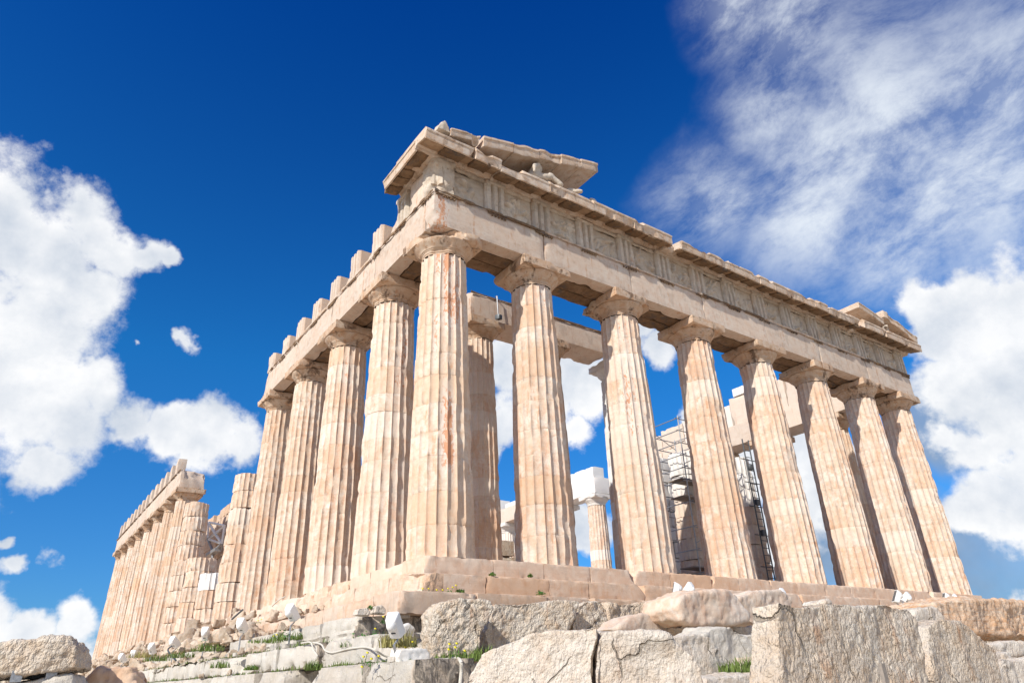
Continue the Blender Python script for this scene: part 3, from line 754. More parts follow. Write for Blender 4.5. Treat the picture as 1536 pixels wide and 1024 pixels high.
obj('gable_block', mb, M['cornice'], TEMPLE)
# right end of the gable
raking(25.7, 28.0, 14.42, -.17, 650, thick=.30, yf=-.60, yb=1.5, dmgk=.5, label='tilted broken slab of the raking cornice')
raking(28.3, 31.4, 14.55, -.29, 651, thick=.40, yf=-.66, yb=1.1, dmgk=.6)
mb = MB()
v, f = rough_box((27.3, .95, 13.98), (2.2, .6, .75), .14, .012, .05, 660); v[:, 2] -= np.clip(v[:, 0]-26.3, 0, 9)*.1*(v[:, 2] > 14); mb.add(v, f)
v, f = rough_box((29.4, .95, 13.9), (2.0, .6, .55), .14, .012, .05, 661); mb.add(v, f)
obj('gable_wall', mb, M['cornice'], TEMPLE)

# gable sculptures and loose stones lying on the cornice
def blob_union(parts, vox=.045, seed=0, amp=(.02, .02, .008), smooth=3):
    """(p, q, r0, r1) capsules fused into one skin"""
    V = []; F = []; n = 0
    for (p, q, r0, r1) in parts:
        p, q = np.array(p, float), np.array(q, float); ax = q-p; L_ = np.linalg.norm(ax); t = ax/L_
        a = np.cross(t, [.3, .2, 1.]); a /= np.linalg.norm(a); b = np.cross(t, a); rows = []
        for s in np.linspace(0, 1, 11):
            if s < .3: k = s/.3; c = p-t*r0*math.cos(k*math.pi/2); rr = r0*math.sin(k*math.pi/2)+.002
            elif s > .7: k = (s-.7)/.3; c = q+t*r1*math.sin(k*math.pi/2); rr = r1*math.cos(k*math.pi/2)+.002
            else: k = (s-.3)/.4; c = p+ax*k; rr = r0+(r1-r0)*k
            rows += [c+rr*(math.cos(w)*a+math.sin(w)*b) for w in np.linspace(0, 2*math.pi, 14, endpoint=False)]
        V += rows; F += [tuple(x+n for x in f[::-1]) for f in grid_faces(11, 14)]
        F += [tuple(range(n, n+14)), tuple(range(n+140, n+154))[::-1]]; n += 154
    return rockify(np.array(V), F, vox, amp, (2., 6., 14.), seed, smooth)
# reclining headless figure: torso leaning on an arm, knees drawn up
P = [((4.05, -.05, 13.78), (4.30, .0, 14.28), .23, .24), ((4.30, 0, 14.28), (4.34, 0, 14.45), .13, .10), ((4.15, -.05, 13.75), (4.75, -.25, 13.95), .17, .14), ((4.75, -.25, 13.95), (5.15, -.35, 13.66), .12, .09),
     ((4.15, .12, 13.75), (4.8, .15, 14.05), .17, .13), ((4.8, .15, 14.05), (5.1, .1, 13.68), .12, .09), ((4.22, -.22, 14.28), (3.92, -.35, 14.0), .10, .085), ((3.92, -.35, 14.0), (3.85, -.42, 13.68), .08, .07),
     ((4.38, .2, 14.28), (4.75, .15, 14.3), .09, .07), ((4.75, .15, 14.3), (5.05, .05, 14.42), .07, .05)]
W, Fq = blob_union(P, .04, 3); W = W+np.array([0, -.18, .02]); obj('statue', MB().add(W, Fq, 1.0), M['frieze'], None, 'headless reclining marble figure in the left corner of the gable', cat='statue')
P = [((5.72, .2, 13.6), (5.95, -.1, 13.98), .20, .15), ((5.95, -.1, 13.98), (6.25, -.42, 13.92), .13, .08), ((5.9, -.05, 14.02), (5.88, 0, 14.14), .035, .02), ((5.98, -.02, 14.02), (5.99, .04, 14.14), .035, .02)]
W, Fq = blob_union(P, .035, 4); obj('statue', MB().add(W, Fq, .8), M['frieze'], None, 'small marble horse head on the cornice under the jutting gable block', cat='statue')
P = [((29.0, -.1, 13.72), (28.85, -.25, 14.18), .20, .15), ((28.85, -.25, 14.18), (28.45, -.5, 14.02), .13, .08), ((28.9, -.2, 14.22), (28.93, -.15, 14.34), .035, .02), ((28.85, -.15, 14.22), (28.87, -.08, 14.34), .035, .02)]
W, Fq = blob_union(P, .04, 5); obj('statue', MB().add(W, Fq, .8), M['frieze'], None, 'marble horse head on the cornice at the far right end of the gable', cat='statue')
W, Fq = rockify(*rough_box((.06, -.42, 13.98), (.60, .5, .66), .2, 0, 0, 3, bites=[((-.05, 0, .12), (-.8, -.2, .7), .05), ((.1, -.1, .1), (.9, -.2, .6), .03)]), vox=.04, amp=(.06, .03, .01), seed=4)
obj('sculpture_fragment', MB().add(W, Fq, .3), M['frieze'], None, 'rounded stone lump on top of the near corner of the roofline', cat='stone fragment')
W, Fq = rockify(*rough_box((7.25, .1, 13.82), (.55, .55, .5), .2, 0, 0, 4, bites=[((.1, 0, .1), (.8, -.2, .6), .05)]), vox=.04, amp=(.06, .03, .01), seed=9)
obj('sculpture_fragment', MB().add(W, Fq, .3), M['frieze'], None, 'rounded stone on the cornice just right of the jutting gable block', cat='stone fragment')
# ------------------------------------------------------------------ stepped platform
PLAT = thing('stepped_platform', (15.4, 34.7, -1.55), 'three-stepped marble platform under the temple columns', 'temple steps')
def step(z0, z1, off, seed, lab=None):
    mb = MB(); rng = random.Random(seed)
    x = -off; i = 0
    L_ = 30.88+off
    while x < L_-.3:
        w = min(rng.uniform(1.25, 2.25), L_-x)
        if L_-x-w < .6: w = L_-x
        tn = rng.choice([-.9, -.5, -.2, .1, .4, .7]); h = z1-z0; dz = rng.uniform(-.008, .008)
        b = []
        if i == 0: w = 2.1; b = [((-w/2+.28, -.4, .1), (-1, -.9, .3), .10)] if off == .7 else ([((-w/2+.05, -.55, .1), (-1, -1, .5), .06)])
        elif rng.random() < .45: s = rng.choice([-1, 1]); b = [((s*(w/2-.10), -.52, .12), (s, -.7, .6), .08)]
        v, f = rough_box((x+w/2, -off+.62, (z0+z1)/2+dz), (w-.008, 1.24, h), .055, .005, .016, seed+i, bites=b, freq=4.5)
        ed = sstep(-off+.05, -off-.0, v[:, 1])*sstep(z1-.05, z1-.01, v[:, 2]); q_ = .6+.8*fbm(v*3.1, 3, seed+7)
        v[:, 2] -= ed*.022*q_; v[:, 1] += ed*.016*q_
        tv = np.full(len(v), tn)
        if i == 0 and off == .7: tv = np.where((v[:, 1] < -.62) & (v[:, 0] < .15), -2., tn)
        mb.add(v, f, tv); x += w; i += 1
    y = -off+1.24; 
    while y < 69.5+off:
        w = rng.uniform(1.25, 2.25) if y < 30 else 3.5
        tn = rng.choice([-.3, .1, .4, .7, .9]); er = min(1., max(0., (y-1)/14)); b = []
        for q in range(2):
            if rng.random() < .25+.6*er: s = rng.choice([-1, 1]); b.append(((-.55+rng.uniform(0, .25*er), s*(w/2-rng.uniform(.05, .5)), .2-.15*er), (-1, s*.6, rng.uniform(.5, 1.2)), .10))
        v, f = rough_box((-off+.62, y+w/2, (z0+z1)/2), (1.24, w-.016, z1-z0), .12 if y < 30 else .3, .012+.02*er, .05+.08*er, seed+100+i, bites=b, freq=2.2)
        mb.add(v, f, tn); y += w; i += 1
    # north edge, and the core behind the blocks
    v, f = rough_box((30.88+off-.62, 35.7, (z0+z1)/2), (1.24, 67.0, z1-z0), 1.5, .006, .02, seed+300); mb.add(v, f)
    v, f = rough_box((15.4, 36, (z0+z1)/2-.02), (29.0+2*off, 68, z1-z0-.03), 4, 0, 0, seed+301); mb.add(v, f)
    return obj('step', mb, M['step'], PLAT, label=lab, sharp=18)
step(-.525, 0, 0, 800, 'top step carrying the columns'); step(-1.045, -.53, .70, 801); step(-1.55, -1.05, 1.40, 802)

# ------------------------------------------------------------------ porch columns behind the front
PORCH = thing('inner_porch', (13, 6.1, 0), 'inner row of porch columns and beam seen between the front columns', 'temple porch')
v, f = rough_box((15.4, 7.0, .34), (22.5, 2.9, .68), .5, .006, .03, 900); obj('step', MB().add(v, f), M['step'], PORCH)
PX = [5.6, 9.27, 13.42, 17.55, 21.75, 25.4]
column(PORCH, PX[0], 6.1, 91, .7, 10.08, .82, .64, 7, .12, damage=.75, w=1.75, label='dark battered porch column beside the corner column')
column(PORCH, PX[1], 6.1, 92, .7, 10.08, .82, .64, 6, .2, damage=.6, w=1.75)
column(PORCH, PX[2], 6.1, 93, .7, 10.0, .80, .64, 6, .15, damage=.8, w=1.75, tones=[.8, 1.6, .9, 1.8, .6, 1.9, 1.7, 1.6, 1.9, 1.9, 1.9], label='porch column repaired with white marble', capmat='white')
for a, b, s in ((PX[0]-.82, PX[1], 1), (PX[1], PX[2]-.85, 2)):
    v, f = rough_box(((a+b)/2, 6.1, 11.36), (b-a-.012, 1.5, 1.15), .12, .007, .03, 910+s, bites=[((-(b-a)/2+.2, -.7, .5), (-1, -1, .6), .1)] if s == 1 else ())
    o = obj('architrave', MB().add(v, f, .2), M['beam'], PORCH)
    v, f = rough_box(((a+b)/2, 5.33, 11.87), (b-a-.012, .06, .11), .1, .006, .03, 920+s); obj('band', MB().add(v, f), M['soffit'], o)
def drum_stack(parent, cx, cy, z0, heights, rb, rt, H, seed, nf=6, damage=.6, tones=None, mat='marble'):
    z = z0; rng = random.Random(seed)
    for i, h in enumerate(heights):
        ox, oy = rng.uniform(-.025, .025), rng.uniform(-.025, .025)
        s = shaft(cx+ox, cy+oy, z+.004, z+h-.004, rb, rt, seed*10+i, nf, .12, 1, damage, tones=[tones[i] if tones else rng.uniform(-.8, .8)], cap=True, H=H, Z0=z0, chipk=1.3)
        V = np.concatenate(s.V); P = V+seed+i*3.3
        e = np.minimum(np.abs(V[:, 2]-z), np.abs(V[:, 2]-z-h)); k = np.exp(-(e/.09)**2)*np.clip(fbm(P*1.8, 3, seed+i)-.05, 0, 1)*.16
        d = V[:, :2]-np.array([cx, cy]); V[:, :2] -= d*k[:, None]
        obj('drum', (V, s.F, np.concatenate(s.T)), M[mat], parent, sharp=32); z += h
    return z
c = thing('column', (PX[3], 6.1, .7), 'half restored porch column inside the scaffold', parent=PORCH)
z = drum_stack(c, PX[3], 6.1, .7, [1.0, .95, 1.0, 1.0, 1.0, 1.15], .82, .64, 9.2, 94, tones=[.2, .9, .3, .9, 1.7, 1.8], damage=.9)
c = thing('column', (PX[4], 6.1, .7), 'broken porch column patched with white drums', parent=PORCH)
drum_stack(c, PX[4], 6.1, .7, [1.0, .95, .95, .9, .9, .85, .85], .82, .64, 9.2, 95, tones=[.1, .4, .8, .7, 1.7, 1.9, 1.9], damage=.9)
# cross wall of large blocks behind the scaffold, with a round-headed niche broken through it
def block_wall(name, x0, x1, y0, y1, zs, seed, mat, parent, along='x', tonef=None, bl=1.5):
    mb = MB(); rng = random.Random(seed)
    a0, a1 = (x0, x1) if along == 'x' else (y0, y1)
    for j in range(len(zs)-1):
        a = a0+(rng.uniform(.2, .8) if j % 2 else 0); p = a0
        while p < a1-.05:
            w = min(bl*rng.uniform(.8, 1.2), a1-p)
            if j == len(zs)-2 and rng.random() < .4: p += w; continue
            if along == 'x': cc, sz = (p+w/2, (y0+y1)/2, (zs[j]+zs[j+1])/2), (w-.012, y1-y0, zs[j+1]-zs[j]-.008)
            else: cc, sz = ((x0+x1)/2, p+w/2, (zs[j]+zs[j+1])/2), (x1-x0, w-.012, zs[j+1]-zs[j]-.008)
            v, f = rough_box(cc, sz, .22, .012, .05, seed+j*40+int(p*3)); mb.add(v, f, tonef(rng) if tonef else rng.uniform(-.6, .9)); p += w
    return obj(name, mb, M[mat], parent)
PIER = thing('masonry_pier', (20.6, 10, 0), 'pale stacked masonry behind the scaffold between the third and fourth front columns', 'ruined wall')
block_wall('wall', 18.6, 23.2, 9.5, 10.7, [0, .9, 1.7, 2.5, 3.3, 4.1, 4.9, 5.7, 6.5, 7.2, 7.9], 1040, 'white', PIER, 'x', lambda r: r.choice([.2, .8, 1.0, 1.9]), 1.3)
# ------------------------------------------------------------------ lone flank columns
def lone(k, heights, seed, label, tones=None):
    t = thing('broken_column', (1.02, FY[k], 0), label, 'column stump')
    drum_stack(t, 1.02, FY[k], 0., heights, .95, .745, 9.57, seed, 6, .55, tones)
lone(5, [.95, .9, .95, .9, .95, .9, .9, .95], 41, 'tall topless column of stacked fluted drums left of the beam end', [-.3, .4, -.4, -.2, -.4, 1.0, -.2, .2])
lone(6, [1.0, .95, .9], 42, 'low column stump topped by one bright white drum', [.3, -.3, 2.0])
lone(7, [.9, .85, .85, .9, .8], 43, 'mid-height column stump with a chipped lower drum and flat top', [.6, -.6, -.2, -.3, .1])
lone(8, [.95]*9, 44, 'topless broken column standing next to the far beam', [.3, -.1, .1, .5, -.2, .2, -.4, .1, -.3])

# ------------------------------------------------------------------ far section of the flank
REAR = thing('rear_colonnade', (1.02, 54, 0), 'far row of flank columns still carrying a beam with a toothed top', 'colonnade')
for k in range(9, 17):
    column(REAR, 1.02, FY[k], 61+k, nf=5, dz=.3, damage=.45, drums=10)
for k in range(9, 16):
    y0, y1 = FY[k]-(.9 if k == 9 else 0), FY[k+1]+(.9 if k == 15 else 0)
    v, f = rough_box((1.02, (y0+y1)/2, 11.105), (1.8, y1-y0-.015, 1.35), .25, .01, .04, 950+k, bites=[((0, -(y1-y0)/2+.3, .4), (.4, -1, .6), .25)] if k == 9 else ())
    obj('architrave', MB().add(v, f, .2), M['beam'], REAR)
    v, f = rough_box((.08, (y0+y1)/2, 11.72), (.08, y1-y0-.02, .11), .3, .006, .02, 970+k); obj('band', MB().add(v, f), M['soffit'], REAR)
y = FY[9]+1.6
i = 0
while y < 69.2:
    v, f = rough_box((.45, y, 12.45), (.62, .85, 1.32), .14, .012, .04, 990+i, bites=[((0, .3, .5), (0, .6, 1), .1)])
    obj('triglyph', MB().add(v, f, -.2 if i % 3 else .3), M['beam'], REAR); y += 2.1455; i += 1

# ------------------------------------------------------------------ cella wall, north row, scaffold
def col_n(parent, x, y, seed, tones): column(parent, x, y, seed, nf=5, dz=.3, damage=.5, tones=tones, capmat='white')
NORTH = thing('north_colonnade', (29.86, 33, 0), 'bright white rebuilt colonnade far behind the front columns', 'colonnade')
for k in range(6, 11): col_n(NORTH, 29.86, FY[k], 240+k, [random.Random(k*31+q).choice([.3, .7, 1.5, 1.9, .2]) for q in range(11)])
for k in range(6, 10):
    y0, y1 = FY[k]-(1.0 if k == 6 else 0), FY[k+1]
    v, f = rough_box((29.86, (y0+y1)/2, 11.105), (1.8, y1-y0-.015, 1.35), .25, .008, .03, 260+k); obj('architrave', MB().add(v, f, 1.8 if k < 8 else 1.2), M['beam'], NORTH)
    h = [.9, 1.3, .4, 1.0][k-6]; v, f = rough_box((29.7, (y0+y1)/2-.3, 11.785+h/2), (1.2, (y1-y0)*.8, h), .25, .008, .03, 270+k); obj('frieze_backing', MB().add(v, f, 1.9), M['white'], NORTH)
CELLA = thing('cella_wall', (5.5, 44, 0), 'brownish inner temple wall behind the column stumps', 'ruined wall')
block_wall('wall', 5., 6.2, 38, 52, [0, 1.4, 2.8, 4.2, 5.4, 6.6, 7.8, 9.0, 10.0, 10.8], 1000, 'marble', CELLA, 'y', lambda r: r.uniform(-1, -.1), 1.8)
block_wall('buttress', 5., 9., 46, 47, [0, 1.5, 3, 4.5, 6, 7.5, 9, 10.5, 11.4], 1010, 'marble', CELLA, 'x', lambda r: r.uniform(-1, 0), 1.8)
LOW = thing('rubble_wall', (11, 10, 0), 'low dark rubble wall glimpsed beside the second front column', 'ruined wall')
block_wall('wall', 8.0, 13, 10, 11, [0, .7, 1.4, 2.0, 2.7], 1020, 'hewn', LOW, 'x', None, .9)

def pipe(mb, a, b, r=.028): tube(mb, [a, b], r, 7)
SCAF = thing('scaffold', (PX[3], 6.1, .0), 'steel tube scaffold with planks around the porch column between third and fourth front columns', 'scaffold')
mbp = MB(); mbr = MB()
x0, x1, y0, y1 = PX[3]-1.5, PX[3]+1.25, 4.75, 7.5
zl = [.9, 1.9, 2.9, 4.0, 5.0, 5.6, 6.2, 6.8, 7.4, 8.0]
for x in (x0, x1):
    for y in (y0, y1): pipe(mbp, (x, y, 0), (x, y, 8.15))
obj('upright_frame', mbp, M['steel'], SCAF)
for z in zl:
    for y in (y0, y1): pipe(mbr, (x0-.2, y, z), (x1+.2, y, z), .024)
    for x in (x0, x1): pipe(mbr, (x, y0-.2, z+.04), (x, y1+.2, z+.04), .024)
for q in range(5): pipe(mbr, (x0, y0, .4+q*1.8), (x1, y0, 1.6+q*1.8), .02) if q % 2 else pipe(mbr, (x1, y1, .4+q*1.8), (x0, y1, 1.6+q*1.8), .02)
obj('rail_set', mbr, M['steel'], SCAF)
for z in (1.2, 4.3, 5.1):
    mb = MB()
    for q in range(3):
        v, f = rough_box(((x0+x1)/2, y0+.2+q*.28, z), (x1-x0+.5, .26, .05), .4, .003, 0, 1100+q); mb.add(v, f)
    obj('plank_deck', mb, M['plank'], SCAF)
SC2 = thing('scaffold_tower', (PX[4]+.1, 5.0, 0), 'narrow dark ladder scaffold beside the broken porch column', 'scaffold')
mb = MB(); xx = PX[4]-.55
for x in (xx, xx+.5): pipe(mb, (x, 5.05, 0), (x, 5.05, 7.9), .035)
for q in range(22): pipe(mb, (xx, 5.05, .3+q*.35), (xx+.5, 5.05, .3+q*.35), .018)
for z in (1.5, 3.0, 4.4, 5.6, 6.8): pipe(mb, (xx-.4, 5.05, z), (xx+1.5, 5.05, z), .024)
obj('ladder_frame', mb, M['dark_steel'], SC2)
for z in (3.1, 4.6, 6.4):
    v, f = rough_box((xx+.2, 5.0, z), (.28, .22, .3), .1, .01, .03, int(z*9)); obj('clamp', MB().add(v, f), M['dark_steel'], SC2)
CR = thing('steel_truss', (4.2, 40.5, 6), 'pale steel lattice frame leaning in front of the inner wall', 'truss')
mb = MB(); A = [np.array(hit_x(u, v, 4.4)) for u, v in [(313, 783), (337, 788), (333, 815), (312, 808), (322, 800), (330, 795)]]
for a, b in [(0, 1), (1, 2), (2, 3), (3, 0), (0, 2), (1, 3), (0, 4), (4, 2), (5, 3)]: pipe(mb, A[a], A[b], .09)
obj('lattice', mb, M['plastic'], CR)
mb = MB()
p = hit_x(320, 828, 4.4); v, f = rough_box(p, (.5, 3., .25), .5, .0, 0, 1); mb.add(v, f); pipe(mb, A[3], p, .12); pipe(mb, A[2], p+np.array([0, 1., 0]), .12); pipe(mb, p, (p[0], p[1], 0), .12)
obj('base_frame', mb, M['steel'], CR)
# lamp hanging on a bracket from the porch beam
HL = thing('hanging_lamp', (7.3, 5.2, 10.6), 'small floodlight hanging on a steel bracket from the inner porch beam', 'lamp')
p = hit_y(748, 476, 5.1); mb = MB()
tube(mb, [(p[0], 5.30, 11.95), (p[0], 5.18, 11.93), (p[0]+.02, 5.16, p[2]+.2), (p[0], 5.1, p[2])], .028, 7); obj('bracket', mb, M['steel'], HL)
v, f = rough_box(p, (.22, .26, .22), .07, .0, .03, 1, rot=.4); obj('lamp_head', MB().add(v, f), M['dark_steel'], HL)
# small dark floodlight box on the top step behind the second column
FB = hit_y(906, 842, 3.0); FB = np.array([FB[0], 3.0, 0.]); t = thing('ground_lamp', FB, 'small dark lamp box on the floor behind the third front column', 'lamp')
v, f = rough_box(FB+np.array([0, 0, .28]), (.55, .3, .34), .1, 0, .02, 1); obj('housing', MB().add(v, f), M['dark_steel'], t)
v, f = rough_box(FB+np.array([0, 0, .05]), (.4, .25, .1), .1, 0, .01, 1); obj('foot', MB().add(v, f), M['steel'], t)

# ------------------------------------------------------------------ ground
def ground_z(X, Y):
    P = np.stack([X, Y, np.zeros_like(X)], 1)
    z = -4.55+.16*fbm(P*.35, 3, 1)+.05*fbm(P*1.7, 2, 2)
    front = np.where(X > 3, -7.6, -5.0)
    d = np.minimum(X+2.95, Y-front)                    # distance inside the terrace
    d = np.minimum(d, np.minimum(36-X, 74-Y))
    t = sstep(0, .9, d); z = z*(1-t)+(-2.64+.07*fbm(P*1.3, 3, 4))*t
    ins = sstep(-1.3, -.6, X)*sstep(-1.3, -.6, Y)*(X < 31)*(Y < 71)
    z = z-ins*.6
    r = np.sqrt((X-15)**2+(Y-20)**2); z = z-sstep(70, 400, r)*9+sstep(150, 900, r)*fbm(P*.004, 3, 6)*3
    return z
def axis_steps(a, b, lo, hi, st):
    q = list(np.arange(a, b, st)); g = st; x = b
    while x < hi: q.append(x); g *= 1.35; x += g
    q.append(hi); g = st; x = a
    while x > lo: g *= 1.35; x -= g; q.insert(0, max(x, lo))
    return np.array(q)
gx = axis_steps(-14, 38, -3000, 3000, .4); gy = axis_steps(-20, 30, -3000, 3000, .4)
YY, XX = np.meshgrid(gy, gx, indexing='ij')
obj('ground', MB().add(np.stack([XX.ravel(), YY.ravel(), ground_z(XX.ravel(), YY.ravel())], 1), grid_faces(len(gy), len(gx), False)), M['earth'], kind='structure', sharp=None)

# ------------------------------------------------------------------ foundation courses below the steps
FOUND = thing('foundation_wall', (-2.6, 20, -4.4), 'grey limestone foundation courses stepping down below the marble steps', 'foundation wall')
def course(xf, depth, z0, z1, ys, y1, L_, seed, groove=False, rough=.012, gaps=(), first_bites=(), first_mat=None):
    y = ys; rng = random.Random(seed); i = 0
    while y < y1:
        w = L_*rng.uniform(.8, 1.25) if y < 22 else 4.0
        dx = rng.uniform(-.05, .05) if i else 0
        b = list(first_bites) if i == 0 else ([((-depth/2+.1, rng.choice([-1, 1])*(w/2-.15), .14), (-1, rng.uniform(-1, 1), rng.uniform(.4, 1.2)), .12)] if rng.random() < .55 else [])
        if not any(a < y < c for a, c in gaps):
            res = .07 if y < 6 else (.12 if y < 20 else .3)
            v, f = rough_box((xf+depth/2+dx, y+w/2, (z0+z1)/2), (depth, w-.015, z1-z0-.008), res, rough, .045, seed+i*3, bites=b, freq=2.3)
            if groove:
                for zc in (z1-.27, z1-.39): v[:, 0] += .035*np.exp(-((v[:, 2]-zc)/.022)**2)*(v[:, 0] < xf+.12)
            # rough-picked end face of the first block
            if i == 0: v[:, 1] += (v[:, 1] < ys+.06)*(.05*fbm(v*7., 3, seed)+.03*fbm(v*17., 2, seed+1))
            tn = rng.uniform(-.5, .9); obj('block', MB().add(v, f, np.where(v[:, 1] < ys+.09, -1.75, tn) if i == 0 else tn), M['lime'], FOUND)
        y += w; i += 1
course(-2.2, 2.4, -2.05, -1.555, -1.0, 66, 1.7, 1200, True, .008)
course(-2.72, 1.0, -2.56, -2.06, -.42, 60, 2.6, 1230)
course(-3.0, 1.1, -3.16, -2.57, -5.4, 58, 2.3, 1260)
course(-3.04, 1.1, -3.80, -3.17, -5.45, 40, 2.2, 1290)
course(-3.02, 1.1, -4.5, -3.81, -5.4, 40, 2.2, 1320)
v, f = rough_box((-2.25, -2.1, -2.32), (.95, 3.3, .50), .07, .02, .06, 1340, bites=[((-.2, -1.15, .1), (-.5, -1, .5), .12), ((0, 1.3, .1), (-.2, 1, .6), .15)])
obj('block', MB().add(v, f, .4), M['lime'], FOUND, label='slumped block with a slanting end')
for i in range(12):
    v, f = rough_box((1.2+i*2.7, -.7, -2.1), (2.68, 1.2, 1.08), .2, .03, .05, 1350+i); obj('block', MB().add(v, f), M['hewn'], FOUND)

# ------------------------------------------------------------------ loose blocks and boulders
def traced(name, label, cat, pts, mat, Y=None, d=None, n=(0, -1, 0), thick=1.0, tdir=None, vox=.035, amp=(.05, .03, .012), fr=(1.2, 5., 14.), pit=0., seed=0, tone=0., smooth=2, group=None, taper=1., parent=None, slab=0.):
    """a block whose face outline is given, at its own distance and thickness"""
    pts = np.array(pts, float); c = pts.mean(0); n = np.asarray(n, float); n = n/np.linalg.norm(n)
    p0 = hit_y(c[0], c[1], Y) if Y is not None else CAM+ray(*c)*d
    A = np.array([hit_plane(u, v, p0, n) for u, v in pts]); cc = A.mean(0)
    td = -n if tdir is None else np.asarray(tdir, float)/np.linalg.norm(tdir)
    B = cc+(A-cc)*taper+td*thick
    N_ = len(A); V = np.vstack([A, B]); F = [tuple(range(N_)), tuple(range(N_, 2*N_))[::-1]]+[(i, i+N_, (i+1) % N_+N_, (i+1) % N_) for i in range(N_)]
    W, Fq = rockify(V, F, vox, amp, fr, seed, smooth, pit)
    if slab:
        W = W+td*0
    return obj(name, MB().add(W, Fq, tone), M[mat], parent, label, cat=cat, group=group, sharp=None)
traced('cut_block', 'large rough block with a picked face, right of the nearest white floodlight', 'stone block', [(648, 918), (660, 903), (690, 897), (733, 899), (741, 912), (722, 945), (718, 990), (648, 996)], 'hewn', Y=-4.5, thick=.8, n=(-.25, -1, 0), seed=1, pit=.02, vox=.025, amp=(.06, .025, .015), fr=(1.2, 5., 18.), smooth=1)
traced('cut_block', 'dark picked block below the steps between two larger stones', 'stone block', [(744, 904), (868, 901), (868, 915), (852, 945), (850, 975), (735, 985), (727, 948)], 'hewn', Y=-4.0, thick=.8, n=(-.15, -1, 0), seed=2, pit=.02, vox=.025, amp=(.04, .02, .015), fr=(1.2, 5., 18.), smooth=1)
traced('cut_block', 'small split block leaning on the dark picked block', 'stone block', [(869, 906), (880, 900), (903, 899), (913, 917), (912, 948), (858, 950), (860, 935)], 'hewn', Y=-3.9, thick=.8, seed=3, pit=.03)
traced('cut_block', 'long brownish block lying along the foot of the steps', 'stone block', [(912, 902), (1013, 906), (1013, 945), (930, 952), (914, 940)], 'hewn', Y=-3.3, thick=.9, seed=4, pit=.03, tone=-.6)
traced('column_drum_fragment', 'pale fluted drum fragment behind the two big boulders', 'stone fragment', [(926, 942), (945, 925), (965, 919), (1008, 920), (1022, 935), (1018, 955), (960, 958)], 'marble', Y=-5.2, thick=.8, seed=5, tone=.6, amp=(.05, .02, .01))
o = traced('column_drum_fragment', 'broken column drum with an orange underside, lying on the dark plinth', 'stone fragment', [(1015, 912), (1019, 896), (1040, 888), (1095, 884), (1108, 893), (1124, 925), (1122, 932), (1085, 936), (1040, 937), (1022, 928)], 'marble', Y=-6.0, thick=1.0, seed=6, amp=(.07, .03, .01), smooth=3, tone=.3)
traced('column_drum_fragment', 'fluted drum fragment half hidden behind the tallest near block', 'stone fragment', [(1108, 896), (1128, 887), (1170, 884), (1190, 895), (1190, 940), (1128, 935)], 'marble', Y=-5.2, thick=.9, seed=7, tone=.5)
traced('plinth_stone', 'dark stone holding up the orange drum fragment', 'stone block', [(1030, 940), (1128, 937), (1132, 958), (1125, 975), (1040, 965)], 'hewn', Y=-5.8, thick=.8, seed=8, pit=.03)
traced('carved_block', 'grey green carved stone with a moulded edge, below the drum fragment', 'stone block', [(1049, 958), (1068, 941), (1096, 940), (1116, 952), (1150, 955), (1150, 1030), (1085, 1030)], 'lime', Y=-6.6, thick=.7, seed=9, vox=.03)
traced('carved_block', 'pale slab with two narrow slots beside the right boulder', 'stone block', [(995, 958), (1040, 950), (1066, 955), (1086, 990), (1090, 1010), (1030, 1020), (990, 1000)], 'boulder', Y=-7.2, thick=.5, seed=10, vox=.03, amp=(.03, .02, .01))
traced('cut_block', 'low flat stone at the bottom edge below the carved block', 'stone block', [(1060, 1014), (1150, 1011), (1150, 1100), (1060, 1100)], 'boulder', Y=-8.2, thick=.9, seed=11, vox=.03)
traced('boulder', 'big pale boulder at the bottom centre, left of the crack', 'boulder', [(704, 1010), (722, 978), (760, 962), (800, 948), (850, 941), (896, 938), (897, 955), (888, 985), (892, 1080), (900, 1180), (690, 1180), (700, 1080)], 'boulder', d=8.6, n=(-.72, -.69, .02), thick=1.3, seed=12, vox=.02, amp=(.07, .03, .010), fr=(1.1, 4., 13.), smooth=1)
traced('boulder', 'big pale boulder at the bottom centre, right of the crack', 'boulder', [(897, 955), (905, 944), (960, 946), (985, 950), (1000, 955), (1030, 975), (1052, 1000), (1062, 1080), (1066, 1180), (890, 1180), (889, 1080), (891, 985)], 'boulder', d=8.5, n=(-.60, -.8, .02), thick=1.3, seed=13, vox=.02, amp=(.07, .03, .010), fr=(1.1, 4., 13.), smooth=1)
traced('cut_block', 'tallest near block with one sunlit side and a deeply picked shaded face', 'stone block', [(1168, 903), (1205, 908), (1240, 903), (1290, 908), (1330, 904), (1366, 912), (1378, 930), (1384, 965), (1395, 1024), (1405, 1330), (1168, 1330)], 'hewn', Y=-12.5, thick=.27, n=(.03, -1, 0), vox=.02, seed=14, pit=.004, amp=(.03, .012, .007), fr=(1.6, 6., 20.), smooth=1)
traced('cut_block', 'near block with a picked face and sloping right shoulder', 'stone block', [(1393, 938), (1410, 928), (1440, 930), (1456, 940), (1478, 958), (1498, 975), (1508, 1024), (1530, 1250), (1400, 1250)], 'hewn', Y=-11.5, thick=.34, n=(-.0, -1, 0), vox=.022, seed=15, pit=.004, amp=(.03, .012, .007), fr=(1.6, 6., 20.), smooth=1)
traced('cut_block', 'small pale stone between the two picked blocks', 'stone block', [(1370, 915), (1404, 909), (1415, 931), (1408, 960), (1372, 960)], 'boulder', Y=-9.8, thick=.5, seed=16)
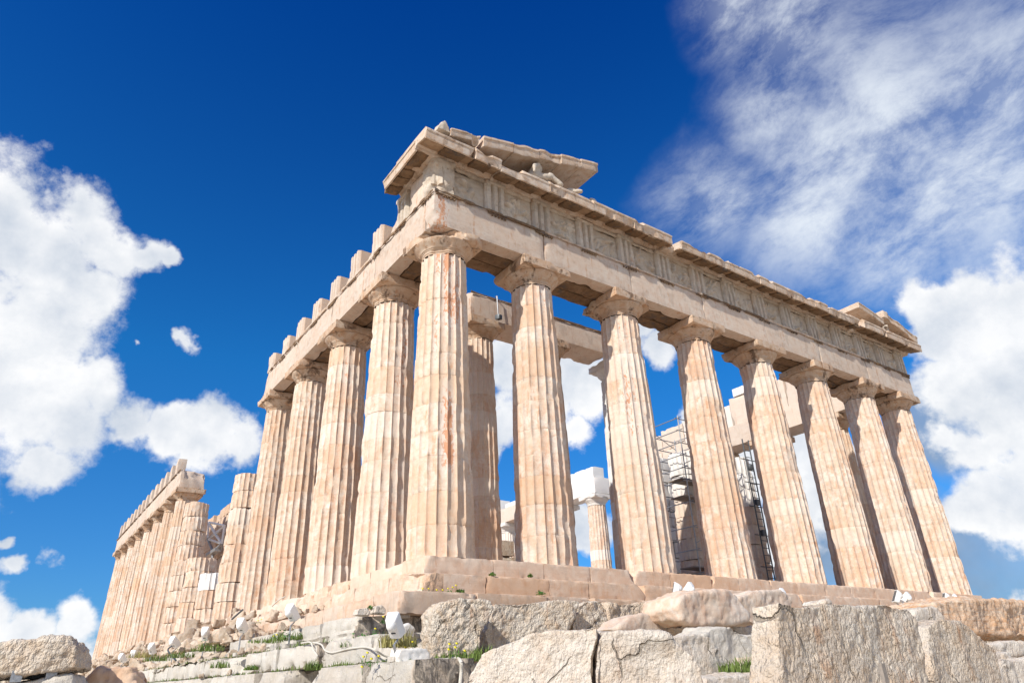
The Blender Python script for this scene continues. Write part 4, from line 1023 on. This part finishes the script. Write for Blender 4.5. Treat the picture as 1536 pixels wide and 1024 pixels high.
traced('layered_slab', 'long orange layered marble slab lying at the right edge', 'stone slab', [(1403, 903), (1440, 899), (1500, 899), (1560, 903), (1640, 905), (1640, 960), (1530, 955), (1470, 950), (1425, 938), (1412, 930)], 'strata', Y=-8.0, thick=1.2, seed=17, amp=(.07, .05, .02), fr=(1.2, 5., 14.), vox=.03)
for i, (p, lb) in enumerate([([(1484, 966), (1515, 960), (1560, 965), (1560, 980), (1500, 985)], 'flat pale stone under the layered slab'), ([(1490, 980), (1512, 976), (1520, 992), (1496, 994)], 'small tan stone wedged under the layered slab'), ([(1500, 990), (1580, 985), (1600, 1050), (1500, 1060)], 'pale block at the bottom right corner')]):
    traced('rubble_stone', lb, 'stone', p, 'boulder', Y=-8.6-.3*i, thick=.6, seed=20+i)
traced('cut_block', 'pitted tan block at the left edge resting on steel feet', 'stone block', [(-90, 985), (-40, 968), (10, 962), (70, 957), (103, 956), (114, 972), (114, 1000), (90, 1006), (20, 1011), (-90, 1018)], 'hewn', d=11, n=(-.25, -.97, 0), thick=1.1, seed=24, tone=-.3, pit=.015, vox=.025, amp=(.04, .02, .015), fr=(1.2, 5., 18.), smooth=1)
traced('cut_block', 'grey block at the left edge under the pitted tan block', 'stone block', [(-90, 1030), (20, 1018), (108, 1013), (114, 1040), (116, 1150), (-90, 1150)], 'lime', d=11, n=(-.25, -.97, 0), thick=1.1, seed=25)
traced('cut_block', 'dark stone behind the gap under the pitted tan block', 'stone block', [(-90, 1000), (30, 992), (104, 990), (106, 1150), (-90, 1150)], 'hewn', d=12.6, n=(-.25, -.97, 0), thick=.8, seed=27)
for u, v, w in ((20, 1014, 'left steel foot under the pitted tan block'), (73, 1009, 'right steel foot under the pitted tan block')):
    c = CAM+ray(u, v)*11.05; v_, f_ = rough_box(c+np.array([.03, .06, 0]), (.12, .26, .13), .06, .002, .01, 5); mb = MB().add(v_, f_)
    obj('steel_wedge', mb, M['steel'], None, w, cat='support')
traced('boulder', 'orange brown boulder at the bottom left below the rubble', 'boulder', [(128, 1018), (150, 1003), (172, 999), (196, 1001), (206, 1018), (200, 1080), (125, 1080)], 'marble', d=12, n=(-.4, -.9, 0), thick=.9, seed=26, tone=-.9, amp=(.1, .06, .02))
traced('cut_block', 'white sharp-edged stone on the ledge right of the nearest floodlight', 'stone block', [(597, 984), (601, 973), (640, 971), (646, 980), (644, 994), (599, 996)], 'white', Y=-4.75, thick=.35, seed=27, vox=.02, amp=(.02, .015, .008))
traced('rubble_stone', 'jagged white stone behind the nearest floodlight', 'stone', [(604, 940), (612, 936), (622, 942), (622, 955), (608, 954)], 'white', Y=-3.6, thick=.3, seed=28, vox=.02)
traced('rubble_stone', 'grey stone below the nearest floodlight head', 'stone', [(564, 962), (582, 954), (596, 958), (598, 975), (570, 974)], 'lime', Y=-2.8, thick=.5, seed=29, vox=.02)
for i, (u, v, w, lb) in enumerate([(545, 915, 22, 'small stone on the end of the grooved course'), (570, 912, 18, 'wedge-shaped stone on the grooved course'), (607, 918, 18, 'grey stone at the lowest step corner'), (1243, 900, 14, 'pale stone on top of the tallest near block')]):
    traced('rubble_stone', lb, 'stone', [(u-w/2, v+7), (u-w*.3, v-3), (u+w*.25, v-5), (u+w/2, v+2), (u+w*.45, v+8)], 'boulder', Y=-1.2 if i < 3 else -12.2, thick=.25, seed=30+i, vox=.02, amp=(.02, .015, .006))

c0, c1 = CAM+ray(-60, 1016)*11.25, CAM+ray(104, 1009)*11.25  # dark strip added to stand in for the shade in this gap
v_, f_ = rough_box((c0+c1)/2+np.array([.05, .35, .02]), (np.linalg.norm(c1-c0), .5, .12), .1, .004, .01, 6, rot=math.atan2(c1[1]-c0[1], c1[0]-c0[0]))
obj('gap_shade_strip', MB().add(v_, f_), M['dark_steel'], None, 'dark strip added as shade in the gap under the pitted tan block', cat='beam')
# rubble along the south steps
def ledge(x):
    return -.525 if x > -.7 else -1.045 if x > -1.4 else -1.55 if x > -2.2 else -2.05 if x > -2.72 else -2.56
PROTO = []
for i in range(8):
    r = random.Random(60+i); a, b, c = r.uniform(.8, 1.3), r.uniform(.7, 1.1), r.uniform(.5, .8)
    W, Fq = rockify(*rough_box((0, 0, c/2), (a, b, c), .3, 0, 0, i, bites=[((r.uniform(-.1, .2), 0, .1), (r.uniform(-1, 1), r.uniform(-1, 1), .6), .05), ((0, .1, .1), (r.uniform(-1, 1), r.uniform(-1, 1), .3), .05)]), vox=.09, amp=(.10, .07, .03), seed=60+i, smooth=1)
    PROTO.append((W, Fq))
RUB = {}
rng = random.Random(12)
cnt = 0
def rubble(x, y, s, big):
    global cnt
    k = rng.randrange(8); z = ledge(x)-.03*s
    lab = 'pale rubble boulder in the heap of stones along the south steps' if big else 'small pale rubble stone in the heap along the south steps'
    grp = 'rubble boulders along the south steps' if big else 'small rubble stones along the south steps'
    if k not in RUB:
        W, Fq = PROTO[k]; o = obj('rubble_stone', MB().add(W, Fq), M['rubble'], None, lab, cat='stone', group=grp, sharp=None); RUB[k] = o
    else:
        o = RUB[k].copy(); COL.objects.link(o); o['label'] = lab; o['group'] = grp
    o.location = (x, y, z); o.scale = (s, s*rng.uniform(.8, 1.3), s*rng.uniform(.8, 1.2)); o.rotation_euler = (rng.uniform(-.25, .25), rng.uniform(-.25, .25), rng.uniform(0, 6.28)); cnt += 1
for i in range(170):
    y = 8+50*(i/170)**1.3+rng.uniform(-.8, .8); x = rng.uniform(-2.5, -.35) if y > 13 else rng.uniform(-2.2, -1.3)
    rubble(x, y, rng.uniform(.3, .78)*(1.0 if y < 14 else 1.15), True)
for i in range(150):
    y = 4+50*(i/150)**1.3+rng.uniform(-.8, .8); rubble(rng.uniform(-2.9, -1.0), y, rng.uniform(.16, .34), False)

bx = np.linspace(-2.75, -.1, 16); by = np.arange(7.5, 68, .35); YB, XB = np.meshgrid(by, bx, indexing='ij'); PB = np.stack([XB.ravel(), YB.ravel(), np.zeros(XB.size)], 1)
zb = -2.1+(PB[:, 0]+2.75)/2.65*1.45*sstep(7.5, 13, PB[:, 1])*.93-.25*(1-sstep(7.5, 11, PB[:, 1]))+.16*fbm(PB*1.1, 3, 31)+.05*fbm(PB*4, 2, 33)
zb = np.where(PB[:, 1] < 12, np.minimum(zb, -1.62+.1*(PB[:, 1]-9)), zb)
obj('earth_bank', MB().add(np.stack([PB[:, 0], PB[:, 1], zb], 1), grid_faces(len(by), len(bx), False)), M['earth'], kind='structure', sharp=None)
# ------------------------------------------------------------------ floodlights
def floodlight(base, head, yaw, label, pitch=.5, s=1., post=True):
    """white lamp housing on a U bracket; head = centre of the housing"""
    base = np.asarray(base, float); head = np.asarray(head, float)
    s *= .74
    t = thing('floodlight', base, label, 'floodlight', 'white floodlights around the temple')
    cs, sn = math.cos(yaw), math.sin(yaw); cp, sp = math.cos(pitch), math.sin(pitch)
    def T(P):
        P = np.asarray(P, float)*s; x, y, z = P[:, 0], P[:, 1], P[:, 2]
        y2, z2 = y*cp-z*sp, y*sp+z*cp
        return np.stack([x*cs-y2*sn, x*sn+y2*cs, z2], 1)+head
    # housing: tapered rounded body, light opening towards +y, gear dome on its back
    prof = [(-.15, .15), (-.14, .18), (-.10, .20), (.06, .225), (.10, .23)]; V = []; seg = 24
    for y, r in prof:
        for q in range(seg):
            a = 2*math.pi*q/seg; c, s_ = math.cos(a), math.sin(a); e = .22
            V.append((.70*r*np.sign(c)*abs(c)**e, y, r*1.35*np.sign(s_)*abs(s_)**e-.02))
    n = len(prof); F = grid_faces(n, seg); F += [tuple(range(seg))[::-1], tuple(range((n-1)*seg, n*seg))]
    mb = MB().add(T(V), [q[::-1] for q in F], 0)
    V = []; rows = 7
    for i in range(rows):
        k = i/(rows-1)*math.pi/2
        for q in range(20): a = 2*math.pi*q/20; V.append((.12*math.cos(k)*math.cos(a)+.0, -.13-.14*math.sin(k), .10+.14*math.cos(k)*math.sin(a)+.0))
    mb.add(T(V), grid_faces(rows, 20)+[tuple(range((rows-1)*20, rows*20))], 0)
    hb = obj('housing', mb, M['plastic'], t, sharp=40)
    V = [(x, .102, z) for x, z in ((-.13, -.29), (.13, -.29), (.13, .25), (-.13, .25))]+[(x, .108, z) for x, z in ((-.13, -.29), (.13, -.29), (.13, .25), (-.13, .25))]
    obj('glass', MB().add(T(V), [(0, 1, 2, 3), (7, 6, 5, 4), (0, 4, 5, 1), (1, 5, 6, 2), (2, 6, 7, 3), (3, 7, 4, 0)]), M['glass'], hb)
    v, f = rough_box((0, -.155, -.10), (.12, .03, .05), .03, 0, .006, 1); obj('clasp', MB().add(T(v), f), M['dark_steel'], hb)
    bt = head+np.array([0, 0, -.42*s]); hb0 = T([(0, .02, -.28)])[0]
    mb = MB(); tube(mb, [hb0, hb0*.5+bt*.5+np.array([.03, 0, 0]), bt], .022*s, 6); obj('bracket', mb, M['steel'], t)
    if post:
        mb = MB(); tube(mb, [bt, (base[0], base[1], base[2])], .022, 8); obj('post', mb, M['steel'], t)
        v, f = rough_box(base+np.array([0, 0, .05]), (.26, .26, .10), .06, .004, .015, 3); obj('foot', MB().add(v, f), M['lime'], t)
YF = math.radians(-46)                                          # lamps point at the flank, up and to the right
fl = [(438, 918, -2.45, -2.05, 'white floodlight on a post on the grooved course below the second flank column', .8, 1.0),
      (363, 937, -2.5, -2.06, 'white floodlight second from the corner along the south steps', .9, 1.05),
      (308, 950, -2.6, -2.06, 'white floodlight third along the south steps, above a green weed', .7, 1.05),
      (262, 962, -2.6, -2.06, 'white floodlight fourth along the south steps beside a slanting dark rod', .9, 1.1),
      (228, 972, -2.6, -2.06, 'white floodlight fifth along the south steps amid rubble', .6, 1.1),
      (201, 981, -2.6, -2.06, 'white floodlight second from the far end of the south row', 1., 1.1),
      (184, 986, -2.6, -2.06, 'white floodlight at the far end of the south row', .8, 1.15)]
for i, (u, v, x, zb, lb, pt, s) in enumerate(fl):
    h = hit_x(u, v, x); floodlight((h[0], h[1], zb), h, YF+(i % 3)*.25-.2, lb, pt, s)
h = hit_y(592, 937, -4.6); floodlight((h[0]+.12, h[1]+.1, -2.6), h, YF-.1, 'nearest white floodlight on a bent post beside the large rough block', .75, .98)
def front_lamp(u, v, y, yaw, pitch, lb, s=1.):
    h = hit_y(u, v, y); floodlight((h[0], h[1]+.1, -1.55), h, yaw, lb, pitch, s)
front_lamp(1013, 884, -2.35, .9, .3, 'left white floodlight of the pair behind the orange drum fragment', .9)
front_lamp(1032, 883, -2.35, .2, .8, 'right white floodlight of the pair behind the orange drum fragment', .9)
front_lamp(1170, 891, -2.4, .1, .8, 'lone white floodlight behind the tallest near block', .9)
front_lamp(1345, 894, -2.4, .9, .5, 'left white floodlight of the pair near the right end of the steps', 1.)
front_lamp(1358, 896, -2.4, .1, .8, 'right white floodlight of the pair near the right end of the steps', 1.)
front_lamp(1418, 897, -2.4, .9, .4, 'left one of the last two white floodlights by the layered slab', .95)
front_lamp(1430, 898, -2.4, .1, .8, 'right one of the last two white floodlights by the layered slab', .95)

# ------------------------------------------------------------------ cables and rods
def cable(pts, r, mat, label, cat):
    P = np.array(pts); n = len(P)
    # Catmull-Rom through the points
    Q = []
    for i in range(n-1):
        p0, p1, p2, p3 = P[max(i-1, 0)], P[i], P[i+1], P[min(i+2, n-1)]
        for t in np.linspace(0, 1, 8, endpoint=False): Q.append(.5*((2*p1)+(-p0+p2)*t+(2*p0-5*p1+4*p2-p3)*t*t+(-p0+3*p1-3*p2+p3)*t**3))
    Q.append(P[-1]); mb = MB(); tube(mb, Q, r, 8); return obj('cable' if cat == 'cable' else 'rod', mb, M[mat], None, label, cat=cat)
cable([hit_x(u, v, -2.78) for u, v in [(452, 964), (466, 963), (470, 974), (476, 983), (474, 990)]], .017, 'cable', 'pale conduit curling down the foundation blocks', 'cable')
cable([hit_x(u, v, -2.74) for u, v in [(470, 963), (482, 966), (488, 975), (500, 978), (520, 973), (545, 970)]]+[hit_y(u, v, -3.4) for u, v in [(560, 973), (575, 982), (590, 987)]], .018, 'cable', 'long pale conduit running over the ledge to the nearest floodlight', 'cable')
cable([hit_y(u, v, -5.0) for u, v in [(646, 993), (665, 990), (683, 987)]]+[hit_y(u, v, -5.48) for u, v in [(691, 991), (692, 1005), (690, 1030), (690, 1060)]], .03, 'cable', 'pale conduit hanging over the corner of the lowest course', 'cable')
cable([hit_x(u, v, -2.9) for u, v in [(264, 990), (252, 975)]]+[hit_x(258, 968, -2.75)], .03, 'dark_steel', 'slanting dark rod among the rubble', 'rod')
cable([hit_x(u, v, -2.1) for u, v in [(348, 928), (357, 920), (364, 914)]], .03, 'dark_steel', 'slanting dark rod leaning on the south steps', 'rod')
cable([hit_x(u, v, -.75) for u, v in [(408, 909), (415, 902), (424, 896), (428, 894)]], .02, 'cable', 'pale thin cable hooked over the top step', 'cable')

# ------------------------------------------------------------------ weeds and flowers
def blades(mb, c, n, h, spread, seed, w=.012):
    r = random.Random(seed)
    for i in range(n):
        a = r.uniform(0, 6.28); d = spread*math.sqrt(r.random()); x, y = c[0]+d*math.cos(a), c[1]+d*math.sin(a); hh = h*r.uniform(.45, 1.1)*(1-.45*d/spread); b = r.uniform(0, 6.28); ln = hh*r.uniform(.15, .6)
        ux, uy = math.cos(b+1.57)*w, math.sin(b+1.57)*w; V = []
        for k, wk in ((0, 1), (.5, .8), (1, .05)):
            px, py, pz = x+math.cos(b)*ln*k*k, y+math.sin(b)*ln*k*k, c[2]-.02+hh*k*(1-.12*k); V += [(px-ux*wk, py-uy*wk, pz), (px+ux*wk, py+uy*wk, pz)]
        mb.add(V, [(0, 1, 3, 2), (2, 3, 5, 4)])
def leafy(mb, c, n, R, seed, s=.035):
    r = random.Random(seed)
    for i in range(n):
        a, e = r.uniform(0, 6.28), math.asin(r.uniform(0, 1)); q = R*r.uniform(.3, 1.); p = np.array([c[0]+q*math.cos(a)*math.cos(e), c[1]+q*math.sin(a)*math.cos(e), c[2]+q*math.sin(e)*.75])
        u = np.array([r.uniform(-1, 1), r.uniform(-1, 1), r.uniform(-.3, .8)]); u /= np.linalg.norm(u); v = np.cross(u, [r.uniform(-1, 1), r.uniform(-1, 1), 1]); v /= np.linalg.norm(v); ss = s*r.uniform(.6, 1.3)
        mb.add([p-u*ss, p+v*ss*.45, p+u*ss, p-v*ss*.45], [(0, 1, 2, 3)])
def weed(c, label, seed, n=120, h=.28, spread=.3, leaf=0, dry=0):
    mb = MB(); blades(mb, c, n, h, spread, seed)
    t = thing('weed_tuft', c, label, 'weed', 'weeds growing between the stones')
    obj('blades', mb, M['dry' if dry else 'grass'], t, sharp=None)
    if leaf: mb = MB(); leafy(mb, c, leaf, spread*.9, seed+1); obj('leaves', mb, M['leaf'], t, sharp=None)
    return t
def P_(u, v, x=None, y=None): return hit_x(u, v, x) if x is not None else hit_y(u, v, y)
W_ = [(P_(432, 958, x=-2.45), 'bushy green weed at the foot of the floodlight on the grooved course', 150, .3, .42, 90),
      (P_(560, 970, y=-1.8), 'dark green weed under the overhanging end of the grooved course', 200, .35, .5, 140),
      (P_(535, 968, x=-2.5), 'low green weed at the left of the overhang', 110, .22, .35, 50),
      (P_(690, 990, y=-4.85), 'grass tuft under the large rough block', 160, .28, .45, 0),
      (P_(722, 988, y=-4.9), 'grass tuft between the rough block and the big boulder', 160, .35, .4, 0),
      (P_(600, 968, y=-4.2), 'thin dry grass tuft around the post of the nearest floodlight', 150, .45, .35, 0),
      (P_(312, 975, x=-2.78), 'bright green weed below the third floodlight', 150, .4, .5, 60),
      (P_(270, 985, x=-2.78), 'green weed below the fourth floodlight', 130, .4, .5, 40),
      (P_(235, 990, x=-2.78), 'green weed below the fifth floodlight', 130, .4, .5, 30),
      (P_(212, 985, x=-2.7), 'yellowish weed near the far floodlights', 130, .5, .6, 0),
      (P_(470, 1003, x=-2.95), 'weed growing in the joint of the lower foundation blocks', 90, .3, .18, 50),
      (P_(1118, 1006, y=-7.6), 'long fresh grass in front of the carved grey stone', 260, .36, .45, 0),
      (P_(738, 862, y=-.62), 'small green sprig at the chipped joint of the top step', 40, .12, .10, 40),
      (P_(795, 864, y=-.62), 'small green sprig in the joint left of the second column', 40, .16, .07, 40),
      (P_(690, 888, y=-1.25), 'leafy sprig on the second step', 40, .16, .12, 70),
      (P_(812, 890, y=-1.3), 'flat green sprig on the second step below the second column', 40, .06, .16, 50),
      (P_(557, 912, y=-1.0), 'sprig at the eroded corner of the lowest step', 30, .14, .10, 40),
      (P_(1016, 925, y=-5.0), 'thin weed between the drum fragments', 60, .3, .15, 30),
      (P_(400, 962, x=-2.5), 'low grass on the ledge left of the grooved course', 120, .2, .5, 0),
      (P_(378, 1003, x=-2.95), 'grass tuft in a joint at the left of the lower course', 80, .22, .2, 20),
      (P_(330, 1000, x=-2.95), 'grass tuft hanging from the lower course near the left boulder', 80, .3, .3, 20)]
for i, (c, lb, n, h, sp, lf) in enumerate(W_): weed(c, lb, 80+i, n, h, sp, lf, dry=('dry' in lb or 'yellowish' in lb))
def flowers(c, pts, label, seed):
    """yellow wildflowers: stems, leaves and single blossoms"""
    t = thing('wildflowers', c, label, 'wildflowers', 'yellow wildflowers among the stones'); mb = MB(); r = random.Random(seed)
    for p in pts: tube(mb, [(p[0]+r.uniform(-.04, .04), p[1], p[2]-r.uniform(.12, .22)), p], .005, 4)
    leafy(mb, c, 25, .14, seed, .025); obj('stems', mb, M['leaf'], t, sharp=None)
    for p in pts:
        V = [p+np.array([0, 0, .006])]; k = 10
        for q in range(k): a = 2*math.pi*q/k; rr = .034 if q % 2 else .022; V.append(p+np.array([rr*math.cos(a), rr*math.sin(a)*.7-.01, rr*math.sin(a)*.6+.0]))
        V.append(p-np.array([0, 0, .02])); F = [(0, 1+q, 1+(q+1) % k) for q in range(k)]+[(k+1, 1+(q+1) % k, 1+q) for q in range(k)]
        obj('blossom', MB().add(V, F), M['petal'], t, sharp=None)
def FP(l, **k): return [P_(u, v, **k) for u, v in l]
a = FP([(634, 882), (643, 882), (655, 884), (672, 882), (679, 880), (684, 877), (664, 884)], y=-1.2); flowers(a[3]-np.array([0, 0, .12]), a, 'row of yellow flowers on the second step near the corner', 1)
a = FP([(674, 965), (685, 964), (683, 970), (673, 973), (697, 975)], y=-5.0); flowers(a[2]-np.array([0, 0, .15]), a, 'yellow flowers growing against the large rough block', 2)
a = FP([(545, 984), (557, 987), (543, 999), (551, 978), (568, 983)], y=-3.9); flowers(a[1]-np.array([0, 0, .12]), a, 'yellow flowers on the slumped foundation block', 3)
for q, (u, v, yy, lb) in enumerate([(563, 942, -1.3, 'single yellow flower below the dark end of the grooved course'), (575, 924, -1.3, 'single yellow flower near the small stones on the grooved course'), (619, 962, -4.3, 'single yellow flower in the dry grass beside the large rough block'), (608, 970, -4.3, 'single yellow flower just above the white sharp-edged stone')]):
    a = FP([(u, v)], y=yy); flowers(a[0]-np.array([0, 0, .14]), a, lb, 40+q)
a = FP([(410, 953), (415, 951)], x=-2.4); flowers(a[0]-np.array([0, 0, .1]), a, 'yellow flowers left of the floodlight on the grooved course', 5)
a = FP([(387, 930), (392, 928), (400, 926)], x=-1.0); flowers(a[0]-np.array([0, 0, .1]), a, 'yellow flowers on the south steps below the third flank column', 6)
# thin grass over the ledges, too many blades to count
mb = MB(); rng = random.Random(77)
for i in range(260):
    x = rng.uniform(-2.9, -2.25); y = rng.uniform(-4.8, 26); z = -2.56 if x < -2.72 or y < -.5 else -2.05
    blades(mb, (x, y, z), 9, rng.uniform(.08, .2), .16, i, .010)
for i in range(120):
    x = rng.uniform(-2.1, 6); y = rng.uniform(-6.5, -1.6); z = float(ground_z(np.array([x]), np.array([y]))[0]); blades(mb, (x, y, z), 9, rng.uniform(.1, .25), .2, 500+i, .011)
obj('grass', mb, M['grass'], None, 'thin grass growing on the ledges below the steps', cat='grass', kind='stuff', sharp=None)

# a grey stake and a striped strip standing in front of the tallest near block
c = hit_y(1326, 1012, -13.0); mb = MB(); v, f = rough_box((c[0], c[1], c[2]-.5), (.055, .03, 1.16), .05, .003, .006, 3); obj('wooden_stake', mb.add(v, f), M['plank'], None, 'grey wooden stake in front of the tallest near block', cat='stake')
